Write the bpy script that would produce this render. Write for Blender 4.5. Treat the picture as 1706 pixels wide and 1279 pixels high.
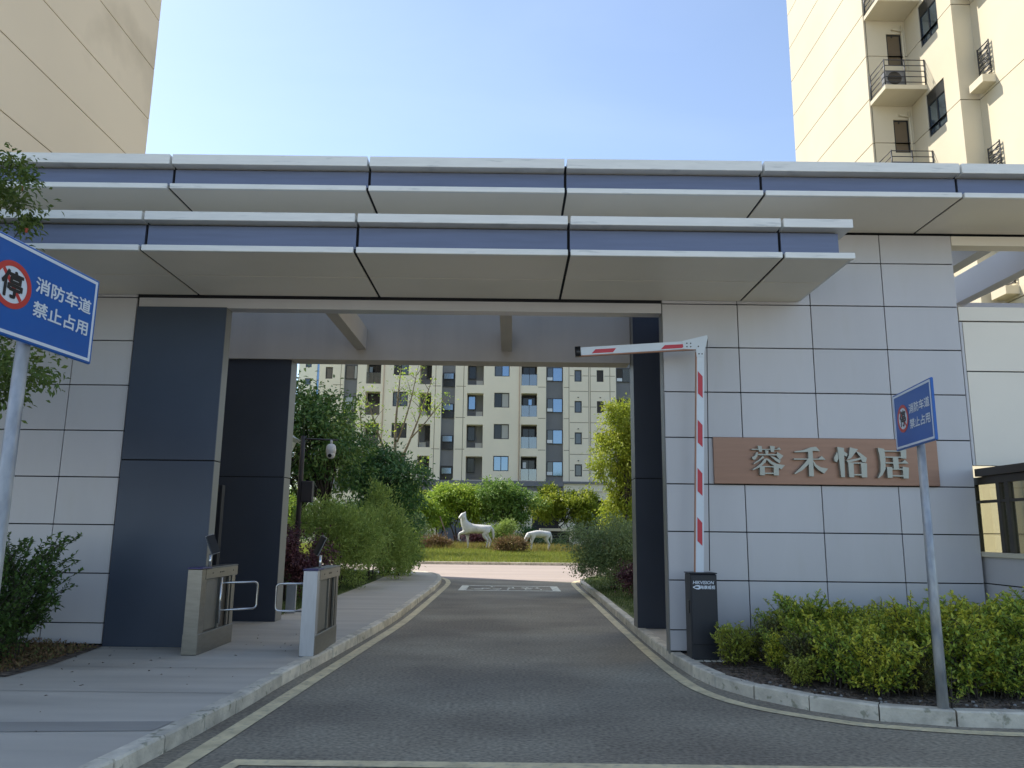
import bpy, math, random
import numpy as np
from mathutils import Vector, Matrix
R = math.radians
scene = bpy.context.scene
for o in list(bpy.data.objects): bpy.data.objects.remove(o)
C = scene.collection
random.seed(7); rng = np.random.default_rng(7)

# ------------------------------------------------------------------ camera, sky, sun, exposure
cd = bpy.data.cameras.new('camera'); cam = bpy.data.objects.new('camera', cd); C.objects.link(cam)
cam.location = (0, 0, 1.62)
PITCH, ROLL = R(10.67), R(0.68)
fw = Vector((0, math.cos(PITCH), math.sin(PITCH))); up0 = Vector((0, -math.sin(PITCH), math.cos(PITCH))); rt0 = Vector((1, 0, 0))
up = up0*math.cos(ROLL) - rt0*math.sin(ROLL); rt = rt0*math.cos(ROLL) + up0*math.sin(ROLL)
cam.rotation_euler = Matrix((rt, up, -fw)).transposed().to_euler()
cd.sensor_width = 36; cd.lens = 36*1300/1706; cd.clip_start = 0.05; cd.clip_end = 2000
scene.camera = cam

SUN_EL, SUN_AZ = R(50), R(300)           # azimuth from +Y towards +X: behind the gate, to the left
w = bpy.data.worlds.new('World'); scene.world = w; w.use_nodes = True
nt = w.node_tree; bg = nt.nodes['Background']
sky = nt.nodes.new('ShaderNodeTexSky'); sky.sky_type = 'NISHITA'; sky.sun_disc = False
sky.sun_elevation = SUN_EL; sky.sun_rotation = SUN_AZ; sky.air_density = 1.0; sky.dust_density = 0.5; sky.ozone_density = 3.0
hs = nt.nodes.new('ShaderNodeHueSaturation'); hs.inputs['Saturation'].default_value = 0.88; nt.links.new(sky.outputs[0], hs.inputs['Color']); 
tcw = nt.nodes.new('ShaderNodeTexCoord'); mpw = nt.nodes.new('ShaderNodeMapping'); mpw.inputs['Scale'].default_value = (1.2, 1.2, 3.5)
nw = nt.nodes.new('ShaderNodeTexNoise'); nw.inputs['Scale'].default_value = 1.7; nw.inputs['Detail'].default_value = 6; nw.inputs['Distortion'].default_value = .5
nt.links.new(tcw.outputs['Generated'], mpw.inputs[0]); nt.links.new(mpw.outputs[0], nw.inputs['Vector'])
mrw = nt.nodes.new('ShaderNodeMapRange'); mrw.inputs[1].default_value = .48; mrw.inputs[2].default_value = .78; mrw.inputs[3].default_value = 0; mrw.inputs[4].default_value = .06; nt.links.new(nw.outputs[0], mrw.inputs[0])
mxw = nt.nodes.new('ShaderNodeMix'); mxw.data_type = 'RGBA'; nt.links.new(mrw.outputs[0], mxw.inputs[0]); nt.links.new(hs.outputs[0], mxw.inputs[6]); mxw.inputs[7].default_value = (5.6, 6.1, 6.6, 1); nt.links.new(mxw.outputs[2], bg.inputs[0]); bg.inputs[1].default_value = 0.115
sd = bpy.data.lights.new('sun', 'SUN'); sun = bpy.data.objects.new('sun', sd); C.objects.link(sun)
sd.energy = 3.0; sd.angle = R(0.53); sd.color = (1, 0.93, 0.82)
tosun = Vector((math.sin(SUN_AZ)*math.cos(SUN_EL), math.cos(SUN_AZ)*math.cos(SUN_EL), math.sin(SUN_EL)))
sun.rotation_euler = tosun.to_track_quat('Z', 'Y').to_euler(); sun.location = (-30, 20, 60)
scene.view_settings.view_transform = 'Standard'; scene.view_settings.look = 'None'
scene.view_settings.gamma = 1; scene.view_settings.use_curve_mapping = False
scene.view_settings.exposure = 1.15
scene.render.engine = 'CYCLES'; scene.cycles.max_bounces = 6; scene.cycles.transparent_max_bounces = 16
scene.cycles.use_denoising = True

# ------------------------------------------------------------------ materials
def mat(name, color, rough=0.6, metal=0.0, var=0.0, vscale=2.0, bump=0.0, bscale=40, objvar=0.0, stretch=(1,1,1),
        spec=0.5, color2=None, c2scale=3.0, c2lo=0.45, c2hi=0.65, trans=None, tone=None):
    m = bpy.data.materials.new(name); m.use_nodes = True
    t = m.node_tree; L = t.links; b = t.nodes['Principled BSDF']
    b.inputs['Roughness'].default_value = rough; b.inputs['Metallic'].default_value = metal
    b.inputs['Specular IOR Level'].default_value = spec
    tc = t.nodes.new('ShaderNodeTexCoord'); mp = t.nodes.new('ShaderNodeMapping'); mp.inputs['Scale'].default_value = stretch
    geo = t.nodes.new('ShaderNodeNewGeometry')
    L.new(geo.outputs['Position'], mp.inputs[0])
    rgb = t.nodes.new('ShaderNodeRGB'); rgb.outputs[0].default_value = (*color, 1); cur = rgb.outputs[0]
    def noise(scale, detail=5):
        n = t.nodes.new('ShaderNodeTexNoise'); n.inputs['Scale'].default_value = scale; n.inputs['Detail'].default_value = detail
        L.new(mp.outputs[0], n.inputs['Vector']); return n
    if color2:
        n = noise(c2scale, 8); cr = t.nodes.new('ShaderNodeMapRange')
        cr.inputs[1].default_value = c2lo; cr.inputs[2].default_value = c2hi; L.new(n.outputs[0], cr.inputs[0])
        mx = t.nodes.new('ShaderNodeMix'); mx.data_type = 'RGBA'; L.new(cr.outputs[0], mx.inputs[0]); L.new(cur, mx.inputs[6])
        mx.inputs[7].default_value = (*color2, 1); cur = mx.outputs[2]
    if tone:      # per-leaf attribute mixes to further leaf colours
        at = t.nodes.new('ShaderNodeAttribute'); at.attribute_name = 'tone'
        cr = t.nodes.new('ShaderNodeValToRGB'); e = cr.color_ramp.elements
        e[0].color = (*color, 1); e[1].color = (*tone[-1], 1); e[1].position = 1
        for i, c in enumerate(tone[:-1]):
            x = e.new((i+1)/len(tone)); x.color = (*c, 1)
        L.new(at.outputs['Fac'], cr.inputs[0]); cur = cr.outputs[0]
    if var or objvar:
        hsv = t.nodes.new('ShaderNodeHueSaturation'); L.new(cur, hsv.inputs['Color']); cur = hsv.outputs[0]
        val = None
        if var:
            n = noise(vscale); mr = t.nodes.new('ShaderNodeMapRange'); mr.inputs[1].default_value = 0.3; mr.inputs[2].default_value = 0.7
            mr.inputs[3].default_value = 1-var; mr.inputs[4].default_value = 1+var; L.new(n.outputs[0], mr.inputs[0]); val = mr.outputs[0]
        if objvar:
            oi = t.nodes.new('ShaderNodeObjectInfo'); mr = t.nodes.new('ShaderNodeMapRange')
            mr.inputs[3].default_value = 1-objvar; mr.inputs[4].default_value = 1+objvar; L.new(oi.outputs['Random'], mr.inputs[0])
            if val:
                mu = t.nodes.new('ShaderNodeMath'); mu.operation = 'MULTIPLY'; L.new(val, mu.inputs[0]); L.new(mr.outputs[0], mu.inputs[1]); val = mu.outputs[0]
            else: val = mr.outputs[0]
        L.new(val, hsv.inputs['Value'])
    L.new(cur, b.inputs['Base Color'])
    if bump:
        n = noise(bscale, 6); bp = t.nodes.new('ShaderNodeBump'); bp.inputs['Strength'].default_value = bump
        bp.inputs['Distance'].default_value = 0.012; L.new(n.outputs[0], bp.inputs['Height']); L.new(bp.outputs[0], b.inputs['Normal'])
    if trans:
        tr = t.nodes.new('ShaderNodeBsdfTranslucent'); L.new(cur, tr.inputs[0]); ms = t.nodes.new('ShaderNodeMixShader')
        ms.inputs[0].default_value = trans; L.new(b.outputs[0], ms.inputs[1]); L.new(tr.outputs[0], ms.inputs[2])
        L.new(ms.outputs[0], t.nodes['Material Output'].inputs[0])
    return m

M = {}
M['asphalt'] = mat('asphalt', (.195,.168,.124), .85, var=.42, vscale=30, bump=.3, bscale=90, color2=(.335,.30,.22), c2scale=.55, c2lo=.38, c2hi=.72, stretch=(.85,1.1,1))
M['far_paving'] = mat('far_paving', (.36,.30,.265), .85, var=.12, vscale=.5, bump=.3, bscale=30, stretch=(.25,2,1))
M['street_paving'] = mat('street_paving', (.55,.52,.46), .85, var=.12, vscale=.8, bump=.2, bscale=30)  # kept pale so the unseen street throws light back at the gate
M['concrete'] = mat('concrete', (.50,.46,.385), .85, var=.10, vscale=1.3, bump=.35, bscale=60, color2=(.45,.415,.35), c2scale=1.1, c2lo=.5, c2hi=.72, stretch=(.35,2.2,1))
M['concrete_dark'] = mat('concrete_dark', (.33,.31,.27), .85, var=.12, vscale=2, bump=.3, bscale=60, stretch=(.35,2.2,1))
M['kerb'] = mat('kerb', (.60,.55,.44), .85, var=.22, vscale=6, bump=.7, bscale=45, objvar=.12, color2=(.33,.315,.23), c2scale=11, c2lo=.6, c2hi=.68)
M['yellow_paint'] = mat('yellow_paint', (.68,.58,.35), .8, var=.2, vscale=5, bump=.3, bscale=90, color2=(.42,.38,.27), c2scale=14, c2lo=.52, c2hi=.75)
M['white_road_paint'] = mat('white_road_paint', (.78,.76,.62), .8, var=.2, vscale=9, color2=(.35,.34,.29), c2scale=7, c2lo=.55, c2hi=.65)
M['soil'] = mat('soil', (.17,.13,.095), .95, var=.4, vscale=9, bump=1, bscale=38, color2=(.045,.036,.028), c2scale=14)
M['grass_ground'] = mat('grass_ground', (.12,.15,.035), .95, var=.35, vscale=2.5, bump=1, bscale=50, color2=(.11,.12,.04), c2scale=1.5)
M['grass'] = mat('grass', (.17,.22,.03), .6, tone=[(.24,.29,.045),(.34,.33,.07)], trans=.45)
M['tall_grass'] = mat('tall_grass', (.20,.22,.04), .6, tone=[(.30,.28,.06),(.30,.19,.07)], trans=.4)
M['grass_shade'] = mat('grass_shade', (.05,.095,.02), .6, tone=[(.075,.13,.025),(.11,.14,.04)], trans=.3)  # darker copy of grass, the verge shade is put into its colour
M['panel'] = mat('panel', (.56,.54,.535), .33, var=.03, vscale=1.6, objvar=.03, bump=.04, bscale=2.5, stretch=(1.6,1,.35), color2=(.525,.505,.485), c2scale=3.2, c2lo=.55, c2hi=.85)
M['joint'] = mat('joint', (.012,.012,.014), .9)
M['soffit'] = mat('soffit', (.86,.785,.65), .45, var=.04, vscale=.9, objvar=.02)
M['lip'] = mat('lip', (.78,.76,.69), .35, var=.05, vscale=3, stretch=(1,1,8), color2=(.45,.45,.42), c2scale=2.5, c2lo=.6, c2hi=.8)
M['band'] = mat('band', (.155,.175,.245), .38, metal=.35, var=.07, vscale=1.3, stretch=(1,1,14), objvar=.02)
M['navy'] = mat('navy', (.062,.078,.11), .42, metal=.3, var=.08, vscale=.9, objvar=.03)
M['navy_dark'] = mat('navy_dark', (.052,.060,.080), .45, metal=.3, var=.08, vscale=.9)
M['pier_side'] = mat('pier_side', (.20,.198,.185), .45, var=.05)
M['beam'] = mat('beam', (.52,.47,.40), .7, var=.06, vscale=1.0, bump=.1, bscale=20, stretch=(3,1,.4))
M['beam_white'] = mat('beam_white', (.62,.62,.63), .6, var=.04, vscale=1)
M['cream'] = mat('cream', (.66,.595,.45), .85, var=.05, vscale=.25, bump=.15, bscale=12, color2=(.62,.555,.41), c2scale=.35, c2lo=.5, c2hi=.8, objvar=.012)
M['cream_left'] = mat('cream_left', (.78,.655,.49), .85, var=.04, vscale=.2, bump=.12, bscale=10, color2=(.53,.435,.31), c2scale=.3, c2lo=.5, c2hi=.75, objvar=.01)
M['cream_far'] = mat('cream_far', (.86,.785,.63), .85, var=.04, vscale=.3, bump=.1, bscale=10)
M['groove'] = mat('groove', (.16,.12,.075), .9)
M['pipe'] = mat('pipe', (.62,.46,.36), .6)
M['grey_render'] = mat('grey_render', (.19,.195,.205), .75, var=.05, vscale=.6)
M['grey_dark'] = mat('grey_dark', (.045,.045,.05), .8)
M['podium'] = mat('podium', (.19,.195,.215), .7, var=.06)
M['frame'] = mat('frame', (.02,.022,.024), .4)
M['frame_brown'] = mat('frame_brown', (.055,.045,.035), .45)
M['rail'] = mat('rail', (.04,.042,.05), .4, metal=.3)
M['curtain'] = mat('curtain', (.45,.45,.42), .9)
M['plaque'] = mat('plaque', (.30,.175,.12), .42, metal=.55, var=.06, vscale=2, stretch=(1,1,12))
M['letter'] = mat('letter', (.36,.36,.31), .38, metal=.45)
M['letter_side'] = M['letter']
M['steel'] = mat('steel', (.27,.262,.235), .33, metal=.85, var=.08, vscale=6, stretch=(1,1,6))
M['steel_panel'] = mat('steel_panel', (.20,.19,.165), .45, metal=.35, var=.1, vscale=5)
M['steel_light'] = mat('steel_light', (.46,.47,.49), .38, metal=.6, var=.06, vscale=5, stretch=(6,6,1))
M['chrome'] = mat('chrome', (.62,.62,.62), .2, metal=.9)
M['galv'] = mat('galv', (.42,.42,.40), .45, metal=.35, var=.22, vscale=14, stretch=(1,1,.4), color2=(.29,.31,.33), c2scale=9)
M['sign_blue'] = mat('sign_blue', (.008,.105,.40), .3, var=.05, vscale=3)
M['sign_white'] = mat('sign_white', (.70,.75,.80), .35)
M['sign_red'] = mat('sign_red', (.55,.045,.035), .35)
M['black'] = mat('black', (.012,.012,.013), .35)
M['black_matt'] = mat('black_matt', (.02,.021,.026), .5, var=.1)
M['barrier_black'] = mat('barrier_black', (.016,.018,.024), .42, var=.06)
M['white_paint'] = mat('white_paint', (.68,.72,.74), .35, var=.04, vscale=5)
M['reflect_red'] = mat('reflect_red', (.55,.03,.045), .35)
M['orange_edge'] = mat('orange_edge', (.45,.22,.13), .5)
M['purple_cap'] = mat('purple_cap', (.045,.04,.14), .3)
M['cctv'] = mat('cctv', (.62,.62,.62), .35)
M['dark_metal'] = mat('dark_metal', (.035,.03,.032), .5)
M['horse'] = mat('horse', (.66,.65,.62), .55, var=.1, vscale=3, color2=(.42,.40,.37), c2scale=4, c2lo=.58, c2hi=.75)
M['bark'] = mat('bark', (.055,.045,.034), .9, var=.25, vscale=10, bump=.8, bscale=30)
M['bark_light'] = mat('bark_light', (.20,.165,.115), .9, var=.25, vscale=8, bump=.6, bscale=30)
M['stake'] = mat('stake', (.30,.20,.13), .85, var=.2, vscale=8)
M['litter'] = mat('litter', (.10,.065,.04), .9, tone=[(.16,.12,.08),(.06,.045,.03)])
M['stone'] = mat('stone', (.25,.24,.22), .9, var=.2)
M['lantern'] = mat('lantern', (.34,.38,.36), .35)
M['rust_plant'] = mat('rust_plant', (.20,.11,.06), .8, tone=[(.26,.17,.08),(.15,.17,.05)], trans=.2)

def leafmat(name, c, tones, rough=.5, tr=.35):
    M[name] = mat(name, c, rough, tone=tones, trans=tr, spec=.35)
leafmat('leaf_osmanthus', (0.055,0.130,0.037), [(0.099,0.200,0.051),(0.169,0.262,0.062),(0.277,0.370,0.092)], tr=.22)
leafmat('leaf_dark', (0.051,0.130,0.039), [(0.078,0.177,0.051),(0.130,0.234,0.073)], tr=.25)
leafmat('leaf_feather', (0.213,0.299,0.075), [(0.309,0.422,0.102),(0.462,0.564,0.148)], tr=.3)
leafmat('leaf_greygreen', (0.155,0.230,0.099), [(0.223,0.301,0.127),(0.294,0.378,0.156)], tr=.25)
leafmat('leaf_yellow', (0.179,0.253,0.025), [(0.317,0.381,0.039),(0.486,0.507,0.064)], tr=.45)
leafmat('leaf_lime', (0.179,0.298,0.044), [(0.329,0.462,0.060),(0.537,0.627,0.090)], tr=.4)
leafmat('leaf_mid', (0.107,0.203,0.044), [(0.175,0.297,0.059),(0.270,0.378,0.081)], tr=.35)
leafmat('leaf_purple', (0.060,0.027,0.038), [(0.122,0.044,0.060),(0.176,0.081,0.075)], tr=.2)
leafmat('leaf_hedge', (0.131,0.215,0.043), [(0.214,0.326,0.056),(0.349,0.462,0.073),(0.656,0.629,0.076)], tr=.3)
leafmat('leaf_hedge_yellow', (0.172,0.253,0.046), [(0.345,0.414,0.069),(0.529,0.540,0.092)], tr=.35)
leafmat('leaf_hedge_bronze', (0.123,0.112,0.045), [(0.202,0.168,0.056),(0.190,0.224,0.067)], tr=.3)
leafmat('leaf_shrub', (0.055,0.111,0.028), [(0.089,0.162,0.038),(0.132,0.202,0.046)], tr=.3)
leafmat('leaf_pomegranate', (0.073,0.125,0.029), [(0.125,0.187,0.038),(0.208,0.239,0.062)], tr=.35)
M['flower_red'] = mat('flower_red', (.35,.06,.03), .6)

def glassmat(name, tint, alpha, rough=.03):
    m = bpy.data.materials.new(name); m.use_nodes = True; t = m.node_tree; L = t.links
    t.nodes.remove(t.nodes['Principled BSDF'])
    tr = t.nodes.new('ShaderNodeBsdfTransparent'); tr.inputs[0].default_value = (*tint, 1)
    gl = t.nodes.new('ShaderNodeBsdfGlossy'); gl.inputs['Roughness'].default_value = rough; gl.inputs[0].default_value = (.95,.97,1,1)
    fr = t.nodes.new('ShaderNodeFresnel'); ge = t.nodes.new('ShaderNodeNewGeometry'); io = t.nodes.new('ShaderNodeMapRange'); io.inputs[3].default_value = 1.52; io.inputs[4].default_value = 1/1.52; L.new(ge.outputs['Backfacing'], io.inputs[0]); L.new(io.outputs[0], fr.inputs[0])
    ad = t.nodes.new('ShaderNodeMath'); ad.operation = 'ADD'; ad.inputs[1].default_value = alpha; ad.use_clamp = True; L.new(fr.outputs[0], ad.inputs[0])
    mx = t.nodes.new('ShaderNodeMixShader'); L.new(ad.outputs[0], mx.inputs[0]); L.new(tr.outputs[0], mx.inputs[1]); L.new(gl.outputs[0], mx.inputs[2])
    L.new(mx.outputs[0], t.nodes['Material Output'].inputs[0]); M[name] = m
glassmat('glass', (.72,.78,.76), .04)
glassmat('glass_rail', (.35,.45,.48), .14)
glassmat('glass_booth', (.80,.80,.72), .0)
M['window_glass'] = mat('window_glass', (.05,.06,.07), .06, spec=1.0, metal=.25)
M['window_glass_blue'] = mat('window_glass_blue', (.20,.28,.38), .08, metal=.8)  # blue of the reflected sky is put into the pane colour
M['window_dark'] = mat('window_dark', (.012,.014,.016), .12)

# ------------------------------------------------------------------ helpers
def link_mesh(name, me, material=None, parent=None, loc=(0,0,0), rotz=0):
    o = bpy.data.objects.new(name, me); C.objects.link(o)
    if material is not None and len(me.materials) == 0: me.materials.append(M[material])
    if parent: o.parent = parent
    o.location = loc; o.rotation_euler = (0, 0, rotz)
    return o

def tag(o, label=None, cat=None, group=None, kind=None):
    if label: o['label'] = label
    if cat: o['category'] = cat
    if group: o['group'] = group
    if kind: o['kind'] = kind
    return o

def thing(name, label, cat, loc=(0,0,0), rotz=0, group=None):
    o = bpy.data.objects.new(name, None); C.objects.link(o); o.location = loc; o.rotation_euler = (0,0,rotz); o.empty_display_size = .2
    return tag(o, label, cat, group)

class MB:
    """collects solids into one mesh; T is an optional transform"""
    def __init__(s): s.v = []; s.f = []; s.smooth = []
    def add(s, vs, fs, smooth=False):
        n = len(s.v); s.v.extend([tuple(v) for v in vs]); s.f.extend([tuple(i+n for i in f) for f in fs]); s.smooth.extend([smooth]*len(fs)); return s
    def box(s, x0, x1, y0, y1, z0, z1):
        vs = [(x0,y0,z0),(x1,y0,z0),(x1,y1,z0),(x0,y1,z0),(x0,y0,z1),(x1,y0,z1),(x1,y1,z1),(x0,y1,z1)]
        return s.add(vs, [(0,3,2,1),(4,5,6,7),(0,1,5,4),(1,2,6,5),(2,3,7,6),(3,0,4,7)])
    def bevbox(s, x0, x1, y0, y1, z0, z1, b=.01):
        vs = []; 
        for z, i in ((z0,b),(z0+b,0),(z1-b,0),(z1,b)):
            vs += [(x0+i+ (b if i==0 else 0)*0, y0+i, z),(x1-i, y0+i, z),(x1-i, y1-i, z),(x0+i, y1-i, z)]
        fs = [(3,2,1,0),(12,13,14,15)]
        for k in range(3):
            for j in range(4):
                a=k*4+j; c=k*4+(j+1)%4; fs.append((a,c,c+4,a+4))
        return s.add(vs, fs)
    def prism(s, pts, axis, a, b):
        """polygon pts (2d) extruded along axis from a to b; axis 'x': pts are (y,z), 'y': (x,z), 'z': (x,y)"""
        def P(p, t): return {'x':(t,p[0],p[1]),'y':(p[0],t,p[1]),'z':(p[0],p[1],t)}[axis]
        n = len(pts); vs = [P(p,a) for p in pts]+[P(p,b) for p in pts]
        fs = [tuple(range(n)), tuple(range(2*n-1, n-1, -1))]+[(i,i+n,(i+1)%n+n,(i+1)%n) for i in range(n)]
        return s.add(vs, fs)
    def tube(s, pts, rad, n=8, cap=True):
        pts = [Vector(p) for p in pts]; rad = rad if isinstance(rad,(list,tuple)) else [rad]*len(pts)
        vs = []; ref = None
        for i, p in enumerate(pts):
            d = (pts[min(i+1,len(pts)-1)]-pts[max(i-1,0)]).normalized()
            if ref is None: ref = d.orthogonal().normalized()
            ref = (ref - d*ref.dot(d)); ref = ref.normalized() if ref.length > 1e-6 else d.orthogonal().normalized()
            q = d.cross(ref)
            for k in range(n):
                a = 2*math.pi*k/n; vs.append(p+(ref*math.cos(a)+q*math.sin(a))*rad[i])
        fs = [(i*n+k, i*n+(k+1)%n, (i+1)*n+(k+1)%n, (i+1)*n+k) for i in range(len(pts)-1) for k in range(n)]
        s.add(vs, fs, True)
        if cap:
            m = len(s.v)-len(vs); s.f.append(tuple(m+k for k in range(n-1,-1,-1))); s.f.append(tuple(m+(len(pts)-1)*n+k for k in range(n))); s.smooth += [False, False]
        return s
    def lathe(s, prof, c=(0,0,0), n=16):
        vs = [(c[0]+r*math.cos(2*math.pi*k/n), c[1]+r*math.sin(2*math.pi*k/n), c[2]+z) for r, z in prof for k in range(n)]
        fs = [(i*n+k, i*n+(k+1)%n, (i+1)*n+(k+1)%n, (i+1)*n+k) for i in range(len(prof)-1) for k in range(n)]
        return s.add(vs, fs, True)
    def mesh(s, name, material=None):
        me = bpy.data.meshes.new(name); me.from_pydata(s.v, [], s.f)
        me.polygons.foreach_set('use_smooth', s.smooth); me.update()
        if material: me.materials.append(M[material])
        import bmesh
        bm = bmesh.new(); bm.from_mesh(me); bmesh.ops.recalc_face_normals(bm, faces=bm.faces); bm.to_mesh(me); bm.free()
        return me
    def build(s, name, material, parent=None, loc=(0,0,0), rotz=0):
        return link_mesh(name, s.mesh(name, material), None, parent, loc, rotz)

def bx(name, material, parent, x0, x1, y0, y1, z0, z1, bev=0):
    """box part in world coordinates under a parent at its own location"""
    p = parent.location if parent else Vector((0,0,0))
    m = MB(); a = (x0-p.x, x1-p.x, y0-p.y, y1-p.y, z0-p.z, z1-p.z)
    m.bevbox(*a, bev) if bev else m.box(*a)
    return m.build(name, material, parent)

_cache = {}
def piece(parent, name, material, size, centre, bev=0, rotz=0):
    """box part sharing mesh data with every equal piece; centre in parent coordinates"""
    k = (name, material, tuple(round(a,4) for a in size), bev)
    if k not in _cache:
        x, y, z = (a/2 for a in size); m = MB()
        m.bevbox(-x,x,-y,y,-z,z,bev) if bev else m.box(-x,x,-y,y,-z,z)
        _cache[k] = m.mesh(name, material)
    return link_mesh(name, _cache[k], None, parent, centre, rotz)

def holed(m, x0, x1, z0, z1, y, holes, depth):
    """front facing -Y sheet with rectangular holes and reveals going +Y; added to MB m"""
    xs = sorted({x0,x1}|{h[0] for h in holes}|{h[1] for h in holes}); zs = sorted({z0,z1}|{h[2] for h in holes}|{h[3] for h in holes})
    xs = [a for a in xs if x0<=a<=x1]; zs = [a for a in zs if z0<=a<=z1]
    for h in holes:
        a,b,c,d = max(h[0],x0),min(h[1],x1),max(h[2],z0),min(h[3],z1)
        if b<=a or d<=c: continue
        e = y+depth
        m.add([(a,y,c),(b,y,c),(b,y,d),(a,y,d),(a,e,c),(b,e,c),(b,e,d),(a,e,d)], [(0,1,5,4),(1,2,6,5),(2,3,7,6),(3,0,4,7)])
    for i in range(len(zs)-1):
        zc = (zs[i]+zs[i+1])/2; run = None
        for j in range(len(xs)-1):
            xc = (xs[j]+xs[j+1])/2
            solid = not any(h[0]<xc<h[1] and h[2]<zc<h[3] for h in holes)
            if solid and run is None: run = xs[j]
            if run is not None and (not solid or j == len(xs)-2):
                e = xs[j+1] if solid else xs[j]
                m.add([(run,y,zs[i]),(e,y,zs[i]),(e,y,zs[i+1]),(run,y,zs[i+1])], [(0,1,2,3)]); run = None

# ---- foliage
def leaf_mesh(name, pos, nrm, axis, length, width, tone, material):
    """folded rhombus leaves as one mesh, 2 triangles each"""
    n = len(pos); ax = axis/np.linalg.norm(axis,axis=1,keepdims=True)
    side = np.cross(nrm, ax); side /= np.linalg.norm(side,axis=1,keepdims=True)+1e-9
    up_ = np.cross(ax, side); L = np.asarray(length).reshape(-1,1)*np.ones((n,1)); W = np.asarray(width).reshape(-1,1)*np.ones((n,1))
    a = pos; b = pos+ax*L*.5+side*W*.5+up_*W*.18; c = pos+ax*L-up_*L*.12; d = pos+ax*L*.5-side*W*.5+up_*W*.18
    V = np.stack([a,b,c,d],1).reshape(-1,3)
    me = bpy.data.meshes.new(name); me.vertices.add(4*n); me.vertices.foreach_set('co', V.astype(np.float32).ravel())
    base = np.arange(n)*4; idx = np.stack([base,base+1,base+2,base,base+2,base+3],1).ravel()
    me.loops.add(6*n); me.loops.foreach_set('vertex_index', idx.astype(np.int32))
    me.polygons.add(2*n); me.polygons.foreach_set('loop_start', (np.arange(2*n)*3).astype(np.int32))
    at = me.attributes.new('tone','FLOAT','FACE'); at.data.foreach_set('value', np.repeat(np.clip(tone,0,1),2).astype(np.float32))
    me.update(calc_edges=True); me.materials.append(M[material]); return me

def unit(n):
    v = rng.normal(size=(n,3)); return v/np.linalg.norm(v,axis=1,keepdims=True)

def crown_points(lobes, nclus, per, crad, fill=.35, seed=0):
    """clusters spread near the surface of several ellipsoid lobes -> leaf positions, outward dirs, cluster centres"""
    P=[];D=[];Cn=[];T=[]
    vol = np.array([l[3]*l[4]*l[5] for l in lobes])**.67; vol/=vol.sum()
    for l, q in zip(lobes, vol):
        k = max(2,int(nclus*q)); u = unit(k); r = (1-fill*rng.random(k)**1.3*1.6).clip(.15,1)[:,None]
        cen = np.array(l[:3])+u*r*np.array(l[3:6]); Cn.append(cen)
        sc = crad*(.6+.8*rng.random(k))
        pp = np.repeat(cen,per,0)+rng.normal(size=(k*per,3))*np.repeat(sc,per)[:,None]*np.array([.55,.55,.42])
        P.append(pp); d = pp-np.array(l[:3]); D.append(d/(np.linalg.norm(d,axis=1,keepdims=True)+1e-6))
        T.append(np.repeat(rng.random(k),per))
    return np.concatenate(P),np.concatenate(D),np.concatenate(Cn),np.concatenate(T)

def branchy(m, base, tips, r0, nmax=40, wig=.12, sides=6):
    base = Vector(base); tips = list(tips); random.shuffle(tips)
    for t in tips[:nmax]:
        t = Vector(t); d = t-base; ln = d.length
        pts = [base]; 
        for k in (.3,.6,.85,1):
            p = base+Vector((d.x*k**1.25, d.y*k**1.25, d.z*k**.85)); pts.append(p+Vector((random.uniform(-1,1),random.uniform(-1,1),random.uniform(-.5,.5)))*wig*ln*.25*(k<1))
        m.tube(pts, [r0,r0*.72,r0*.5,r0*.3,r0*.12], sides)

def tree(name, label, cat, base, lobes, nclus, per, crad, ll, lw, leaf, bark='bark', r0=.08, forks=3, fork_z=.35, nbr=40, group=None, droop=.3, fill=.35, topbias=.6):
    root = thing(name, label, cat, base, group=group); bz = Vector(base); subs = []
    for l in lobes:                    # smaller bulges make the outline uneven
        for k in range(3):
            u = unit(1)[0]; u[2] = abs(u[2])*.9; q = .30+.25*rng.random(); subs.append((l[0]+u[0]*l[3]*.85, l[1]+u[1]*l[4]*.85, l[2]+u[2]*l[5]*.88, l[3]*q, l[4]*q, l[5]*q))
    lobes = list(lobes)+subs
    P,D,Cn,T = crown_points(lobes, int(nclus*1.35), int(per*1.25), crad, fill); lw *= 1.25; n = len(P)
    ax = D*.7+unit(n)*.8; ax[:,2] -= droop; nr = D*.5+unit(n)*.6; nr[:,2]+= topbias
    me = leaf_mesh('crown', P-np.array(bz), nr, ax, ll*(.7+.6*rng.random(n)), lw*(.7+.6*rng.random(n)), T*.55+rng.random(n)*.5-.02, leaf)
    link_mesh('crown', me, None, root)
    m = MB(); cz = np.mean([l[2] for l in lobes])-bz.z
    for i in range(forks):
        a = 2*math.pi*i/forks+random.random(); s = .10*cz if forks>1 else 0
        top = Vector((math.cos(a)*s*1.8, math.sin(a)*s*1.8, fork_z*cz*(.9+.5*random.random())+.3))
        lc = Vector(lobes[i%len(lobes)][:3])-bz
        mid = top.lerp(lc,.45)+Vector((random.uniform(-.1,.1),random.uniform(-.1,.1),0))
        m.tube([(math.cos(a)*s*.25,math.sin(a)*s*.25,-.1),(math.cos(a)*s*.8,math.sin(a)*s*.8,top.z*.5),top,mid],[r0,r0*.85,r0*.7,r0*.45],8)
        sub = [Vector(c)-bz for c in Cn[rng.choice(len(Cn),min(len(Cn),nbr//forks),replace=False)]]
        branchy(m, mid*.6+top*.4, sub, r0*.4, nbr//forks)
    m.build('trunk', bark, root)
    return root

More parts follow.
